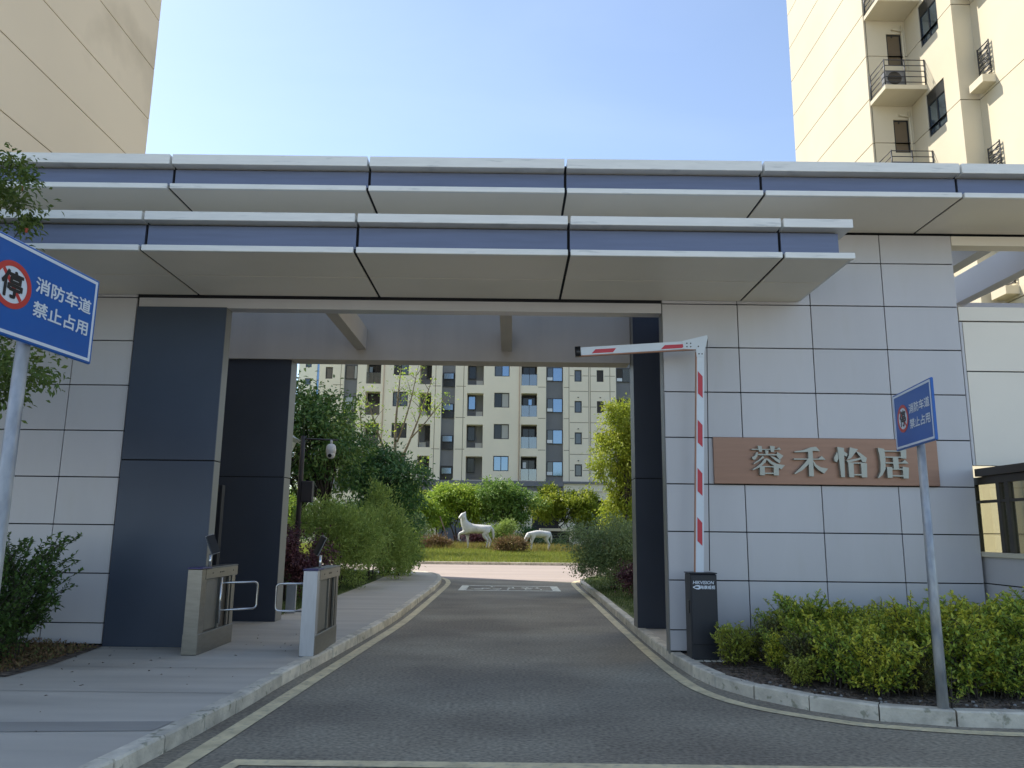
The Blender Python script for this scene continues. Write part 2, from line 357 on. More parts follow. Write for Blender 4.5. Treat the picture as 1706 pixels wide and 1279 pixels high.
def stem_shrub_meshes(h, spread, nst, leaf, ll, lw, dens=26, lean=(0,0), bark='bark', twigs=5, yellow_top=0):
    """stems curving up with twigs and leaves in pairs along them -> (foliage mesh, stems mesh)"""
    m = MB(); P=[];A=[];N=[];T=[]
    for i in range(nst):
        a = 2*math.pi*(i+random.random()*.8)/nst; r = spread*(.25+.75*random.random()); hh = h*(.7+.35*random.random())
        tip = Vector((math.cos(a)*r+lean[0]*hh, math.sin(a)*r+lean[1]*hh, hh)); rb = spread*.5*random.random(); b0 = Vector((math.cos(a)*rb, math.sin(a)*rb, -.03))
        pts = [b0.lerp(tip,k)+Vector((-math.cos(a)*r*.25*math.sin(k*3.1),-math.sin(a)*r*.25*math.sin(k*3.1),hh*.05*math.sin(k*3))) for k in (0,.2,.4,.6,.8,1)]
        m.tube(pts,[.008,.007,.006,.005,.003,.002],5,False)
        lines = [(pts[1],pts[5])]
        for k in range(twigs):
            s = pts[0].lerp(tip,random.uniform(.10,.9)); ln = h*(.18+.22*random.random()); aa = a+random.uniform(-1.6,1.6)
            e = s+Vector((math.cos(aa)*ln*.8, math.sin(aa)*ln*.8, ln*random.uniform(.3,1.0))); m.tube([s,s.lerp(e,.5)+Vector((0,0,ln*.06)),e],[.005,.0035,.0015],4,False); lines.append((s,e))
        tn = random.random()
        for s,e in lines:
            d = e-s; k = max(3,int(d.length*dens)); 
            tt = rng.random(k)[:,None]**.8; p = np.array(s)+np.array(d)*tt; P.append(p)
            dv = np.array(d.normalized()); ax = unit(k)*.9+dv*.55+np.array([0,0,.12]); A.append(ax); nn = unit(k)*.45+np.array([0,0,1.]); N.append(nn); T.append(np.full(k,tn*.5)+yellow_top*tt[:,0]*.5)
    P=np.concatenate(P);A=np.concatenate(A);N=np.concatenate(N);T=np.concatenate(T);n=len(P)
    me = leaf_mesh('foliage',P,N,A,ll*(.6+.7*rng.random(n)),lw*(.6+.7*rng.random(n)),T+rng.random(n)*.5,leaf)
    return me, m.mesh('stem', bark)

def blades(name, material, pts, h, wd, parent=None):
    n=len(pts); az=rng.random(n)*6.283; hh=h*(.5+.9*rng.random(n)); lean=rng.normal(size=(n,2))*.35
    d=np.stack([np.cos(az),np.sin(az),0*az],1)*(wd/2); p=np.asarray(pts)
    tip=p+np.stack([lean[:,0]*hh,lean[:,1]*hh,hh],1)
    V=np.stack([p-d,p+d,tip],1).reshape(-1,3)
    me=bpy.data.meshes.new(name); me.vertices.add(3*n); me.vertices.foreach_set('co',V.astype(np.float32).ravel())
    me.loops.add(3*n); me.loops.foreach_set('vertex_index',np.arange(3*n,dtype=np.int32)); me.polygons.add(n); me.polygons.foreach_set('loop_start',(np.arange(n)*3).astype(np.int32))
    at=me.attributes.new('tone','FLOAT','FACE'); at.data.foreach_set('value',rng.random(n).astype(np.float32)); me.update(calc_edges=True); me.materials.append(M[material])
    return link_mesh(name,me,None,parent)

# ------------------------------------------------------------------ ground
def sheet(name, material, poly, z, kind='structure', parent=None):
    m = MB(); m.add([(x,y,z) for x,y in poly], [tuple(range(len(poly)))]); o = m.build(name, material, parent)
    if kind: o['kind'] = kind
    return o
def grid_interp(path, n):
    out=[]; 
    for (a,b) in zip(path[:-1],path[1:]):
        for k in range(n): t=k/n; out.append((a[0]+(b[0]-a[0])*t,a[1]+(b[1]-a[1])*t))
    out.append(path[-1]); return out
def catmull(p, n=6):
    q=[p[0]]+list(p)+[p[-1]]; out=[]
    for i in range(1,len(q)-2):
        for k in range(n):
            t=k/n; a,b,c,d=(np.array(q[i+j-1]) for j in range(4))
            out.append(tuple(.5*((2*b)+(-a+c)*t+(2*a-5*b+4*c-d)*t*t+(-a+3*b-3*c+d)*t**3)))
    out.append(tuple(p[-1])); return out
def offset(path, d):
    out=[]
    for i,p in enumerate(path):
        a=np.array(path[max(i-1,0)]); b=np.array(path[min(i+1,len(path)-1)]); t=(b-a)/np.linalg.norm(b-a); out.append((p[0]+t[1]*d, p[1]-t[0]*d))
    return out
def resample(path, step):
    P=np.array(path); s=np.concatenate([[0],np.cumsum(np.linalg.norm(np.diff(P,axis=0),axis=1))]); n=max(2,int(round(s[-1]/step))+1)
    q=np.linspace(0,s[-1],n); return [(float(np.interp(a,s,P[:,0])),float(np.interp(a,s,P[:,1]))) for a in q]

m = MB()
m.add([(-700,-120,-.06),(700,-120,-.06),(700,900,-.06),(-700,900,-.06)],[(0,1,2,3)])
tag(m.build('ground','grass_ground'),kind='structure')
m=MB(); m.add([(-80,-60,.004),(80,-60,.004),(80,-2.5,.004),(-80,-2.5,.004)],[(0,1,2,3)]); tag(m.build('street','street_paving'),kind='structure')  # unseen pale street added behind the camera to bounce light onto the gate
# kerb lines (front faces, road side), near to far
kerbL = catmull([(-3.0,1.0),(-2.70,4.0),(-2.53,5.8),(-2.42,7.2),(-2.35,9.0),(-2.24,10.6),(-2.06,14.3),(-2.05,18.9),(-2.08,23.5),(-2.32,27.0),(-2.9,29.2),(-3.9,30.4),(-6.0,30.8),(-14,30.9)])
kerbR = catmull([(14,7.35),(8,7.16),(6,7.12),(4.44,7.13),(3.95,7.16),(3.36,7.32),(2.86,7.70),(2.45,8.25),(2.17,9.0),(2.07,10.2),(2.04,11.9),(2.08,15.5),(2.14,19.5),(2.18,24.5),(2.45,26.6),(3.3,28.0),(5.5,28.6),(14,28.7)])
sheet('road','asphalt',[(-60,-60),(60,-60),(60,30.2),(-60,31.6)],0)
sheet('far_road','far_paving',[(-120,27.3),(-2.2,27.3),(1.9,26.4),(120,26.4),(120,38.6),(-120,38.6)],.004)
# left sidewalk, slabs cut across
inner = offset(kerbL,-.13)
sw = [p for p in inner]
poly = [(-14,1.0)]+[p for p in sw if p[0]>-6.01]+[(-6.0,29.6),(-4.15,28.0),(-4.0,24.0),(-3.95,18.8),(-4.0,14.7),(-4.2,13.9),(-14,13.9)]
o=sheet('sidewalk','concrete',poly,.118); 
m=MB(); m.add([(-14,5.35,.122),(-2.66,6.22,.122),(-2.62,6.52,.122),(-14,5.72,.122)],[(0,1,2,3)]); tag(m.build('sidewalk_strip','concrete_dark'),kind='structure')
m=MB()
for y in (4.3,7.6,8.9,10.2,11.6,12.9,14.3,16.0,17.8,19.6,21.4,23.2,25.0,26.8):
    x1=float(np.interp(y,[p[1] for p in inner if p[1]<26],[p[0] for p in inner if p[1]<26])) if y<26 else -2.6
    x0=-14 if y<13.9 else -4.0
    m.add([(x0,y,.1216),(x1,y,.1216),(x1,y+.012,.1216),(x0,y+.012,.1216)],[(0,1,2,3)])
tag(m.build('sidewalk_joint','concrete_dark'),kind='structure')
# kerbs: stones one by one
def kerb(path, side, step, name_root):
    root = bpy.data.objects.new('kerb', None); C.objects.link(root); root['kind']='structure'
    pts = resample(path, step); n=0; off = offset(pts, side*.13); rest=MB()
    for i in range(len(pts)-1):
        a,b,c,d = map(Vector,((*pts[i],0),(*pts[i+1],0),(*off[i+1],0),(*off[i],0)))
        g = .007; t=(b-a).normalized()*g; a=a+t; d=d+t; b=b-t; c=c-t; h=.128+random.uniform(-.006,.006); jj=Vector((random.uniform(-.004,.004),random.uniform(-.004,.004),0))
        cb=.014; inw=(d-a).normalized()*cb
        vs=[a+jj-Vector((0,0,.03)),b+jj-Vector((0,0,.03)),c-Vector((0,0,.03)),d-Vector((0,0,.03)),
            a+jj+Vector((0,0,h-cb)),b+jj+Vector((0,0,h-cb)),b+jj+inw+Vector((0,0,h)),a+jj+inw+Vector((0,0,h)),c+Vector((0,0,h)),d+Vector((0,0,h))]
        fs=[(0,1,5,4),(4,5,6,7),(7,6,8,9),(1,2,8,6,5),(0,4,7,9,3),(2,3,9,8),(0,3,2,1)]
        MB().add(vs,fs).build('kerb_stone','kerb',root)
    return root
kerb(kerbL[4:],-1,.62,'l'); kerb(kerbR[5:],1,.62,'r')
# beds and verges behind kerbs
innerR = offset(kerbR,.125)
bed = [p for p in innerR if p[1]<10.45]
sheet('planting_bed','soil',[p for p in bed if p[0]<9]+[(2.2,10.45),(9,10.45)],.112)
apron=[p for p in innerR if 10.4<p[1]<14.2]
sheet('paved_apron','concrete',[(2.18,10.44)]+apron+[(9,14.2),(9,10.44)],.114)
sheet('verge','grass_ground',[p for p in innerR if p[1]>14.1 and p[0]<13.9]+[(13.9,14.2),(2.2,14.2)],.115)
sheet('verge','grass_ground',[(-4.2,13.9),(-4.0,14.7),(-3.95,18.8),(-4.0,24.0),(-4.15,28.0),(-6.0,29.6),(-14,29.8),(-14,13.9)],.113)
m=MB(); m.add([(-9,8.2,.124),(-5.05,8.25,.124),(-5.0,9.0,.124),(-5.1,9.9,.124),(-5.16,10.42,.124),(-9,10.42,.124)],[(0,1,2,3,4,5)]); tag(m.build('planting_bed','soil'),kind='structure')
# far lawn, gently mounded
m=MB(); nx,ny=60,20; vs=[];fs=[]
def lawn_z(x,y): 
    t=(y-38.9)/14; return .1+.42*max(0,min(1,t))**.8*(1-.35*max(0,min(1,(x+2)/8)))+.03*math.sin(x*.7)*math.sin(y*.5)
for j in range(ny+1):
    for i in range(nx+1):
        x=-40+80*i/nx; y=38.9+32*j/ny; vs.append((x,y,lawn_z(x,y)))
fs=[(j*(nx+1)+i,j*(nx+1)+i+1,(j+1)*(nx+1)+i+1,(j+1)*(nx+1)+i) for j in range(ny) for i in range(nx)]
m.add(vs,fs,True); tag(m.build('lawn','grass_ground'),kind='structure')
kr=bpy.data.objects.new('kerb',None); C.objects.link(kr); kr['kind']='structure'
for i in range(-20,20): bx('kerb_stone','kerb',kr,i*1.0+.008,i*1.0+.992,38.62,38.88,-.02,.13)
# paint
def ribbon(name, material, path, wd, z, cat=True):
    a=offset(path,-wd/2); b=offset(path,wd/2); n=len(path); m=MB()
    m.add([(x,y,z) for x,y in a]+[(x,y,z) for x,y in b],[(i,i+1,n+i+1,n+i) for i in range(n-1)])
    o=m.build(name,material); o['kind']='structure'; return o
ribbon('road_line','yellow_paint',catmull([(-2.62,2.0),(-2.38,4.6),(-2.27,5.74),(-2.12,9),(-2.0,11.6),(-1.88,14.5),(-1.86,18),(-1.88,24),(-2.0,26),(-2.2,27.2),(-2.55,28.1)]),.15,.006)
ribbon('road_line','yellow_paint',catmull([(9,6.93),(6,6.9),(4.3,6.91),(3.27,7.13),(2.84,7.36),(2.33,7.84),(2.05,8.45),(1.94,9.3),(1.91,11.2),(1.93,15),(1.97,19.4),(1.97,23.5),(2.05,25.8),(2.4,27.0),(3,27.6)]),.14,.0064)
m=MB(); m.add([(-1.93,5.94,.006),(7.2,5.94,.006),(7.2,5.80,.006),(-1.86,5.80,.006)],[(0,1,2,3)])
m.add([(-1.93,5.94,.0061),(-1.86,5.80,.0061),(-2.06,4.2,.0061),(-2.22,4.2,.0061)],[(0,1,2,3)]); tag(m.build('road_line','yellow_paint'),kind='structure')
m=MB(); z=.006
def rr(x0,x1,y0,y1): m.add([(x0,y0,z),(x1,y0,z),(x1,y1,z),(x0,y1,z)],[(0,1,2,3)])
rr(-1.42,1.42,22.10,22.28); rr(-1.42,1.42,23.9,24.1); rr(-1.42,-1.2,22.28,23.9); rr(1.2,1.42,22.28,23.9)
for i in range(34):
    x=random.uniform(-1.1,1.0); y=random.uniform(22.4,23.5); 
    if random.random()<.6: rr(x,x+random.uniform(.1,.28),y,y+.1)
    else: rr(x,x+.05,y,y+random.uniform(.2,.5))
    z+=.00005
tag(m.build('road_marking','white_road_paint'),kind='structure')

# ------------------------------------------------------------------ gate walls
YW=10.4; RO=[.14,.40,1.02,1.64,2.26,2.88,3.50,4.12,4.735,5.355,5.78]; G=.014
def panel_wall(root, xs, rows, y, material='panel'):
    for i in range(len(xs)-1):
        for j in range(len(rows)-1):
            a,b,c,d=xs[i],xs[i+1],rows[j],rows[j+1]
            piece(root,'panel',material,(round(b-a-G,3),.03,round(d-c-G,3)),((a+b)/2-root.location.x,y+.015-root.location.y,(c+d)/2-root.location.z),.003)
t=thing('gate_wall','grey panelled gate wall carrying the copper name board, right of the driveway','wall',(4.1,10.5,0))
bx('backing','joint',t,2.075,6.145,10.428,10.6,0,5.775)
bx('end_trim','pier_side',t,2.055,2.072,10.42,10.62,.1,5.775)
panel_wall(t,[2.06,3.10,4.115,5.135,6.15],RO,YW)
t=thing('gate_wall','grey panelled gate wall behind the shrub, left of the blue pier','wall',(-8,10.5,0))
bx('backing','joint',t,-10.05,-4.0,10.428,10.6,0,5.775)
panel_wall(t,[-10.08,-9.06,-8.04,-7.01,-5.99,-5.19],RO,YW)
bx('lintel','panel',t,-5.17,2.05,10.41,10.62,4.60,4.738); bx('joint_strip','joint',t,-5.17,2.05,10.412,10.6,4.739,4.80)
for i,x in enumerate([-5.17,-3.9]): pass
for x in np.arange(-5.17,2.0,2.4):
    bx('panel','panel',t,x+.01,min(x+2.39,2.05),10.405,10.428,4.801,5.77)
# piers
def pier(label, x0,x1,y0,y1,z1,zj,front,side):
    t=thing('gate_pier',label,'pillar',((x0+x1)/2,(y0+y1)/2,0))
    bx('core','joint',t,x0+.02,x1-.02,y0+.02,y1-.02,.05,z1-.01)
    for a,b in ((.12,zj-.008),(zj+.008,z1)):
        bx('front_panel',front,t,x0,x1,y0,y0+.018,a,b,.002)
        bx('side_panel',side,t,x1-.018,x1,y0+.020,y1,a,b)
        bx('side_panel',side,t,x0,x0+.018,y0+.020,y1,a,b)
        bx('rear_panel',front,t,x0+.02,x1-.02,y1-.018,y1,a,b)
    return t
pier('wide slate blue metal pier in front, beside the left turnstile',-5.165,-3.935,10.36,10.58,4.598,2.49,'navy','pier_side')
pier('dark charcoal rear pier behind the turnstiles, left of the driveway',-5.2,-3.83,13.25,13.62,4.495,2.47,'navy_dark','pier_side')
pier('narrow charcoal pier right of the driveway behind the name board wall',2.055,2.78,12.95,13.35,5.7,2.5,'navy_dark','pier_side')
# rear beam and cross beams
t=thing('roof_beam','broad grey beam spanning the rear of the gateway above the driveway','beam',(-1.5,13.4,4.5))
bx('face_panel','beam',t,-5.9,2.04,13.2,13.24,4.50,5.78); bx('core','beam',t,-5.9,2.04,13.25,13.62,4.505,5.775)
for x,lab in ((-2.62,'left'),(-.10,'middle'),(2.62,'right')):
    l={'left':'grey cross beam under the gate roof nearest the blue pier','middle':'grey cross beam under the gate roof above the middle of the driveway','right':'grey cross beam under the gate roof next to the name board wall'}[lab]
    o=bx('cross_beam','beam',None,x-.09,x+.09,10.625,13.19,4.68,5.05); tag(o,l,'beam')
for x,z0,z1,l in ((7.85,5.62,6.09,'pale pergola beam above the booth, the lower one'),(6.76,5.64,5.98,'pale pergola beam above the booth, close beside the gate wall')):
    o=bx('pergola_beam','beam_white',None,x-.10,x+.10,10.64,13.18,z0,z1); tag(o,l,'beam')
o=bx('pergola_beam','beam_white',None,9.1,9.3,10.64,13.18,5.62,6.09); tag(o,'pale pergola beam above the booth, farthest from the gate wall','beam')
o=bx('pergola_beam','beam_white',None,6.0,11,13.2,13.5,4.98,5.66); tag(o,'long pale beam closing the rear of the pergola over the booth','beam')
bx('room_wall','beam',t,-5.5,-5.3,10.65,13.2,.1,4.6)

# ------------------------------------------------------------------ canopies
JX=[.648+2.497*k for k in range(-6,8)]
def canopy(label, x_end, yf, z, zt, yb, soffits, bandz, x0=-10.6):
    t=thing('canopy',label,'canopy',(0,yb,z))
    xs=[x0]+[x for x in JX if x0<x<x_end-.2]+[x_end]
    bx('core','joint',t,x0,x_end-.16,yf+.17,yb-.005,z+.02,zt-.02); bx('core','joint',t,x0,x_end-.05,yf+.052,yf+.168,z+.02,bandz[0]-.03)
    for a,b in zip(xs[:-1],xs[1:]):
        L=b-a-.034; cx=(a+b)/2; bb=b
        def pc(name,mt,y0,y1,z0,z1,LL=L,c=cx,bev=.004): piece(t,name,mt,(round(LL,3),round(y1-y0,4),round(z1-z0,4)),(c,(y0+y1)/2-yb,(z0+z1)/2-z),bev)
        pc('top_edge','lip',yf,yb+.3,bandz[1]+.02,zt)
        last = b==x_end
        LL=L-(.13 if last else 0); c=cx-(.065 if last else 0); SL=L-(.045 if last and x_end<6 else 0); sc=cx-(.0225 if last and x_end<6 else 0)
        pc('fascia_panel','band',yf+.13,yf+.165,bandz[0]-.02,bandz[1],LL,c)
        pc('bottom_edge','lip',yf,yf+.05,z,bandz[0]-.022,bev=.006)
        for s0,s1 in soffits: pc('soffit_panel','soffit',s0+.011,s1-.009,z+.003,z+.019,SL,sc,bev=.002)
    if x_end<6:
        bx('fascia_panel','band',t,x_end-.165,x_end-.132,yf+.168,yb,bandz[0]-.02,bandz[1])
        bx('bottom_edge','lip',t,x_end-.05,x_end-.0115,yf+.052,yb-.01,z+.02,bandz[0]-.024)
    return t
canopy('lower gate canopy, the shorter slab ending above the name board wall',3.99,8.63,4.775,5.262,10.398,[(8.672,9.54),(9.54,10.395)],(4.87,5.135))
canopy('upper gate canopy, the long slab running across the whole gate top',14.6,9.18,5.80,6.262,10.75,[(9.222,10.40)],(5.89,6.11))
o=bx('lintel_beam','soffit',None,6.16,14.5,10.41,10.62,5.64,5.775); tag(o,'thin grey lintel under the upper canopy above the booth opening','beam')

# ------------------------------------------------------------------ guard booth
t=thing('guard_booth','grey panelled guard booth with brown framed windows beside the name board wall','booth',(7.6,10.4,0))
bx('header_panel','soffit',t,6.16,10,10.40,10.6,4.545,4.74)
bx('backing','joint',t,6.17,10,10.428,10.6,2.56,4.53)
for a,b in ((6.20,7.10),(7.12,8.6),(8.62,10)):
    for c,d in ((2.55,3.822),(3.838,4.525)): bx('panel','soffit',t,a,b,10.40,10.427,c,d,.003)
bx('edge_trim','panel',t,6.155,6.19,10.40,10.427,2.55,4.525)
bx('side_wall','panel',t,6.2,6.32,9.3,10.62,.1,1.015); bx('side_wall','panel',t,6.2,6.32,9.3,10.62,1.030,1.36); bx('core','joint',t,6.215,6.31,9.31,10.6,1.0,1.04)
bx('front_wall','panel',t,6.32,9.6,9.3,9.42,.1,1.36); bx('sill','cream',t,6.16,6.36,9.22,10.62,1.362,1.42,.004); bx('sill','cream',t,6.362,9.6,9.2,9.44,1.362,1.42,.004)
bx('roof','frame_brown',t,6.16,9.7,9.2,10.395,2.40,2.50)
f=bx('window_frame','frame_brown',t,6.22,6.29,9.3,10.62,2.30,2.395)
for y in (9.3,9.82,10.0,10.55): bx('window_post','frame_brown',t,6.22,6.29,y,y+.07,1.422,2.30)
bx('window_rail','frame_brown',t,6.225,6.285,9.37,10.55,2.055,2.09)
bx('pane','glass_booth',t,6.25,6.256,9.37,10.55,1.422,2.30)
for x in (6.32,7.4,8.5,9.53): bx('window_post','frame_brown',t,x,x+.07,9.33,9.4,1.422,2.395)
bx('pane','glass_booth',t,6.39,9.53,9.36,9.366,1.422,2.395)
bx('inner_wall','cream',t,9.2,10,12.3,12.36,.12,4.5); bx('inner_wall','cream',t,6.6,9.2,12.3,12.36,.12,1.0)

# ------------------------------------------------------------------ name board
t=thing('name_board','copper brown board with four raised silver characters on the gate wall','sign',(2.69,10.4,2.25))
bx('board','plaque',t,2.69,5.665,10.35,10.398,2.265,2.885,.006)
GL={'a':[[(105,84),(352,84),(370,64),(390,90),(105,94)],[(165,52),(205,58),(205,112),(178,112)],[(285,52),(330,58),(320,112),(290,112)],[(235,95),(268,100),(262,137),(240,137)],
 [(165,133),(365,133),(365,145),(165,145)],[(165,115),(160,150),(135,187),(112,187),(106,165),(135,148),(150,118)],[(350,112),(408,147),(372,190),(345,150)],
 [(210,150),(222,165),(180,198),(118,235),(122,220),(175,185)],[(280,150),(330,165),(380,195),(367,220),(335,200)],
 [(222,180),(252,172),(232,215),(175,262),(108,290),(105,282),(150,255),(192,220)],[(238,180),(262,178),(295,205),(345,228),(418,238),(382,278),(328,252),(282,225)],
 [(175,250),(222,248),(222,337),(175,337)],[(220,250),(310,250),(310,260),(220,260)],[(308,238),(358,245),(355,337),(308,337)],[(220,312),(310,312),(310,324),(220,324)]],
'b':[[(520,103),(600,92),(680,62),(730,56),(765,98),(700,96),(640,108),(520,113)],[(650,92),(693,92),(693,342),(648,342)],[(508,172),(745,172),(778,145),(814,180),(508,184)],
 [(640,180),(670,182),(640,235),(580,288),(512,322),(508,314),(565,262),(612,215)],[(690,184),(722,230),(765,255),(832,266),(792,314),(738,280),(702,240)]],
'c':[[(932,100),(940,165),(922,204),(902,195),(897,162)],[(935,55),(998,65),(990,346),(955,346)],[(990,92),(1028,120),(1022,148),(1000,142)],
 [(1055,58),(1132,76),(1100,115),(1062,162),(1022,178),(1040,138)],[(1015,186),(1152,158),(1162,172),(1028,208)],[(1108,92),(1152,112),(1212,160),(1200,203),(1165,197),(1150,150)],
 [(1028,206),(1080,204),(1078,346),(1032,346)],[(1078,204),(1160,204),(1160,215),(1078,215)],[(1150,203),(1208,212),(1202,346),(1152,346)],[(1078,316),(1155,316),(1155,328),(1078,328)]],
'd':[[(1325,58),(1387,70),(1392,150),(1386,262),(1352,322),(1312,352),(1308,346),(1335,290),(1342,200),(1335,120)],[(1385,84),(1547,84),(1547,95),(1385,95)],[(1545,68),(1598,76),(1594,162),(1543,158)],[(1388,143),(1547,143),(1547,154),(1388,154)],
 [(1390,198),(1545,198),(1578,174),(1612,208),(1390,210)],[(1463,153),(1514,153),(1514,264),(1465,264)],[(1398,243),(1450,245),(1446,347),(1400,347)],[(1448,258),(1552,258),(1552,269),(1448,269)],[(1550,238),(1608,248),(1600,352),(1550,352)],[(1446,322),(1552,322),(1552,334),(1446,334)]]}
for k,strokes in GL.items():
    m=MB()
    for i,s in enumerate(strokes):
        pts=[(3.18+((1230+x/5.883)-1248)*.00806-2.69, 2.76-((735+y/5.886)-745)*.00806-2.25) for x,y in s]
        m.prism(pts,'y',-.105-.0006*i,-.052+.0003*i)
    m.build('character','letter',t)

# ------------------------------------------------------------------ text helper (built-in font)
def text_mesh(body, size, off=0., align='CENTER', shear=0.):
    c=bpy.data.curves.new('t','FONT'); c.body=body; c.size=size; c.offset=off; c.align_x=align; c.shear=shear; c.resolution_u=3
    o=bpy.data.objects.new('t',c); C.objects.link(o); bpy.context.view_layer.update()
    dg=bpy.context.evaluated_depsgraph_get(); me=bpy.data.meshes.new_from_object(o.evaluated_get(dg)); bpy.data.objects.remove(o); 
    me.materials.clear(); return me
def text_part(body,size,material,parent,local,rz,off=0.,shear=0.,sx=1.,name='lettering'):
    import bmesh
    src=text_mesh(body,size,0,shear=shear); bm=bmesh.new()
    for i,(dx,dz) in enumerate(((0,0),(off,0),(-off,0),(0,off),(0,-off),(off*.7,off*.7),(-off*.7,-off*.7),(off*.7,-off*.7),(-off*.7,off*.7))):   # thickened strokes
        if i and not off: break
        c=src.copy(); c.transform(Matrix.Translation((dx,dz,i*.00006))); bm.from_mesh(c); bpy.data.meshes.remove(c)
    me=bpy.data.meshes.new(name); bm.to_mesh(me); bm.free(); bpy.data.meshes.remove(src)
    me.transform(Matrix.Rotation(R(90),4,'X')@Matrix.Diagonal((sx,1,1,1))); me.materials.append(M[material])
    return link_mesh(name,me,None,parent,local,rz)

# ------------------------------------------------------------------ fire lane signs. Local: sign face looks to -Y, width along X
def fire_sign(label, loc, rz, pole_xy, pole_top, pole_r, z0, h, wd, zg):
    t=thing('fire_lane_sign',label,'sign',(loc[0],loc[1],zg),rz,'blue fire lane signs')
    z0-=zg; W=wd/2
    MB().bevbox(-W,W,0,.022,z0,z0+h,.006).build('sign_plate','sign_blue',t)
    m=MB(); b=.016; i=.020; y=-.0025
    for x0,x1,a,c in ((-W+b,W-b,z0+b,z0+b+i),(-W+b,W-b,z0+h-b-i,z0+h-b),(-W+b,-W+b+i,z0+b+i,z0+h-b-i),(W-b-i,W-b,z0+b+i,z0+h-b-i)):
        m.box(x0,x1,y,-.0003,a,c)
    m.build('border','sign_white',t)
    cx=-W+wd*.25; cz=z0+h*.525; Rr=h*.215
    def disc(r,yy,mt,name,inner=0):
        mm=MB(); n=40; vs=[(cx+1.12*r*math.cos(6.2832*k/n),yy,cz+r*math.sin(6.2832*k/n)) for k in range(n)]
        if inner: vs+=[(cx+1.12*inner*math.cos(6.2832*k/n),yy,cz+inner*math.sin(6.2832*k/n)) for k in range(n)]; mm.add(vs,[(k,(k+1)%n,n+(k+1)%n,n+k) for k in range(n)])
        else: mm.add(vs,[tuple(range(n))])
        mm.build(name,mt,t)
    disc(Rr,-.0012,'sign_white','symbol_disc'); disc(Rr*1.12,-.003,'sign_red','symbol_ring',Rr*.86)
    mm=MB(); d=Rr*.9*.707; s=Rr*.07
    mm.add([(cx-d-s,-.0022,cz+d-s),(cx-d+s,-.0022,cz+d+s),(cx+d+s,-.0022,cz-d+s),(cx+d-s,-.0022,cz-d-s)],[(0,1,2,3)]); mm.build('symbol_slash','sign_red',t)
    text_part('停',Rr*1.35,'black',t,(cx,-.0034,cz-Rr*.50),0,.04*Rr,sx=1.05,name='symbol_character')
    S=h*.172
    text_part('消防车道',S,'sign_white',t,(W*.37,-.003,z0+h*.64-S*.38),0,S*.022,sx=1.34)
    text_part('禁止占用',S,'sign_white',t,(W*.37,-.003,z0+h*.385-S*.38),0,S*.022,sx=1.34)
    c_,s_=math.cos(-rz),math.sin(-rz); dx,dy=pole_xy[0]-loc[0],pole_xy[1]-loc[1]; lx,ly=dx*c_-dy*s_,dx*s_+dy*c_
    MB().tube([(lx,ly,-.05),(lx,ly,.9),(lx,ly,pole_top-zg)],[pole_r*1.12,pole_r,pole_r*.82],16).build('pole','galv',t)
    MB().tube([(lx,ly,-.02),(lx,ly,.03)],[pole_r*1.9,pole_r*1.7],16).build('base_collar','concrete_dark',t)
    m=MB(); 
    for zz in (z0+h*.25,z0+h*.72): m.box(lx-.06,lx+.06,.0225,ly-pole_r*.6,zz,zz+.03)
    m.build('bracket','galv',t); return t
ang=math.atan2(7.77-6.774,3.852-3.709)        # direction from near edge to far edge
# face normal towards -X: width axis runs near edge -> far edge reversed so the text reads from the road
fire_sign('small blue fire lane sign on a grey pole in the right planting bed',(3.775,7.27),math.atan2(6.774-7.77,3.709-3.852),(3.835,7.28),2.62,.043,2.445,.56,1.0,.10)
fire_sign('large near blue fire lane sign on a grey pole at the left frame edge',(-2.965,4.74),math.atan2(5.262-4.346,-2.92+3.01),(-3.035,4.72),2.90,.047,2.715,.60,1.07,.12)

# ------------------------------------------------------------------ parking barrier
t=thing('parking_barrier','black parking barrier cabinet with white and red arm raised and folded over the driveway','barrier',(2.37,9.95,.11))
b=MB(); b.bevbox(-.165,.165,-.12,.15,.013,1.02,.012).build('cabinet','barrier_black',t)
MB().bevbox(-.150,.150,-.132,-.121,.19,1.0,.004).build('door','barrier_black',t)
MB().bevbox(-.24,.24,-.19,.21,-.02,.012,.01).build('base_plate','kerb',t)
MB().bevbox(-.175,.172,-.128,.16,1.021,1.035,.004).build('lid','barrier_black',t)
MB().box(-.175,-.1655,-.07,.0,.55,.70).build('lock','black',t)
text_part('HIKVISION',.054,'sign_white',t,(-.005,-.1335,.90),0,.0007,.2)
text_part('海康威视',.046,'sign_white',t,(.048,-.1335,.845),0,.0010)
m=MB(); n=20; cx,cz=-.085,.862
m.add([(cx+.048*math.cos(6.2832*k/n),-.1333,cz+.024*math.sin(6.2832*k/n)+.006*math.sin(6.2832*k/n*2)) for k in range(n)]+[(cx+.028*math.cos(6.2832*k/n),-.1333,cz+.010*math.sin(6.2832*k/n)) for k in range(n)],[(k,(k+1)%n,n+(k+1)%n,n+k) for k in range(n)])
m.build('logo','sign_white',t)
MB().lathe([(.0,.0),(.009,.0),(.009,.002),(.0,.002)],(0,-.134,.96),10)
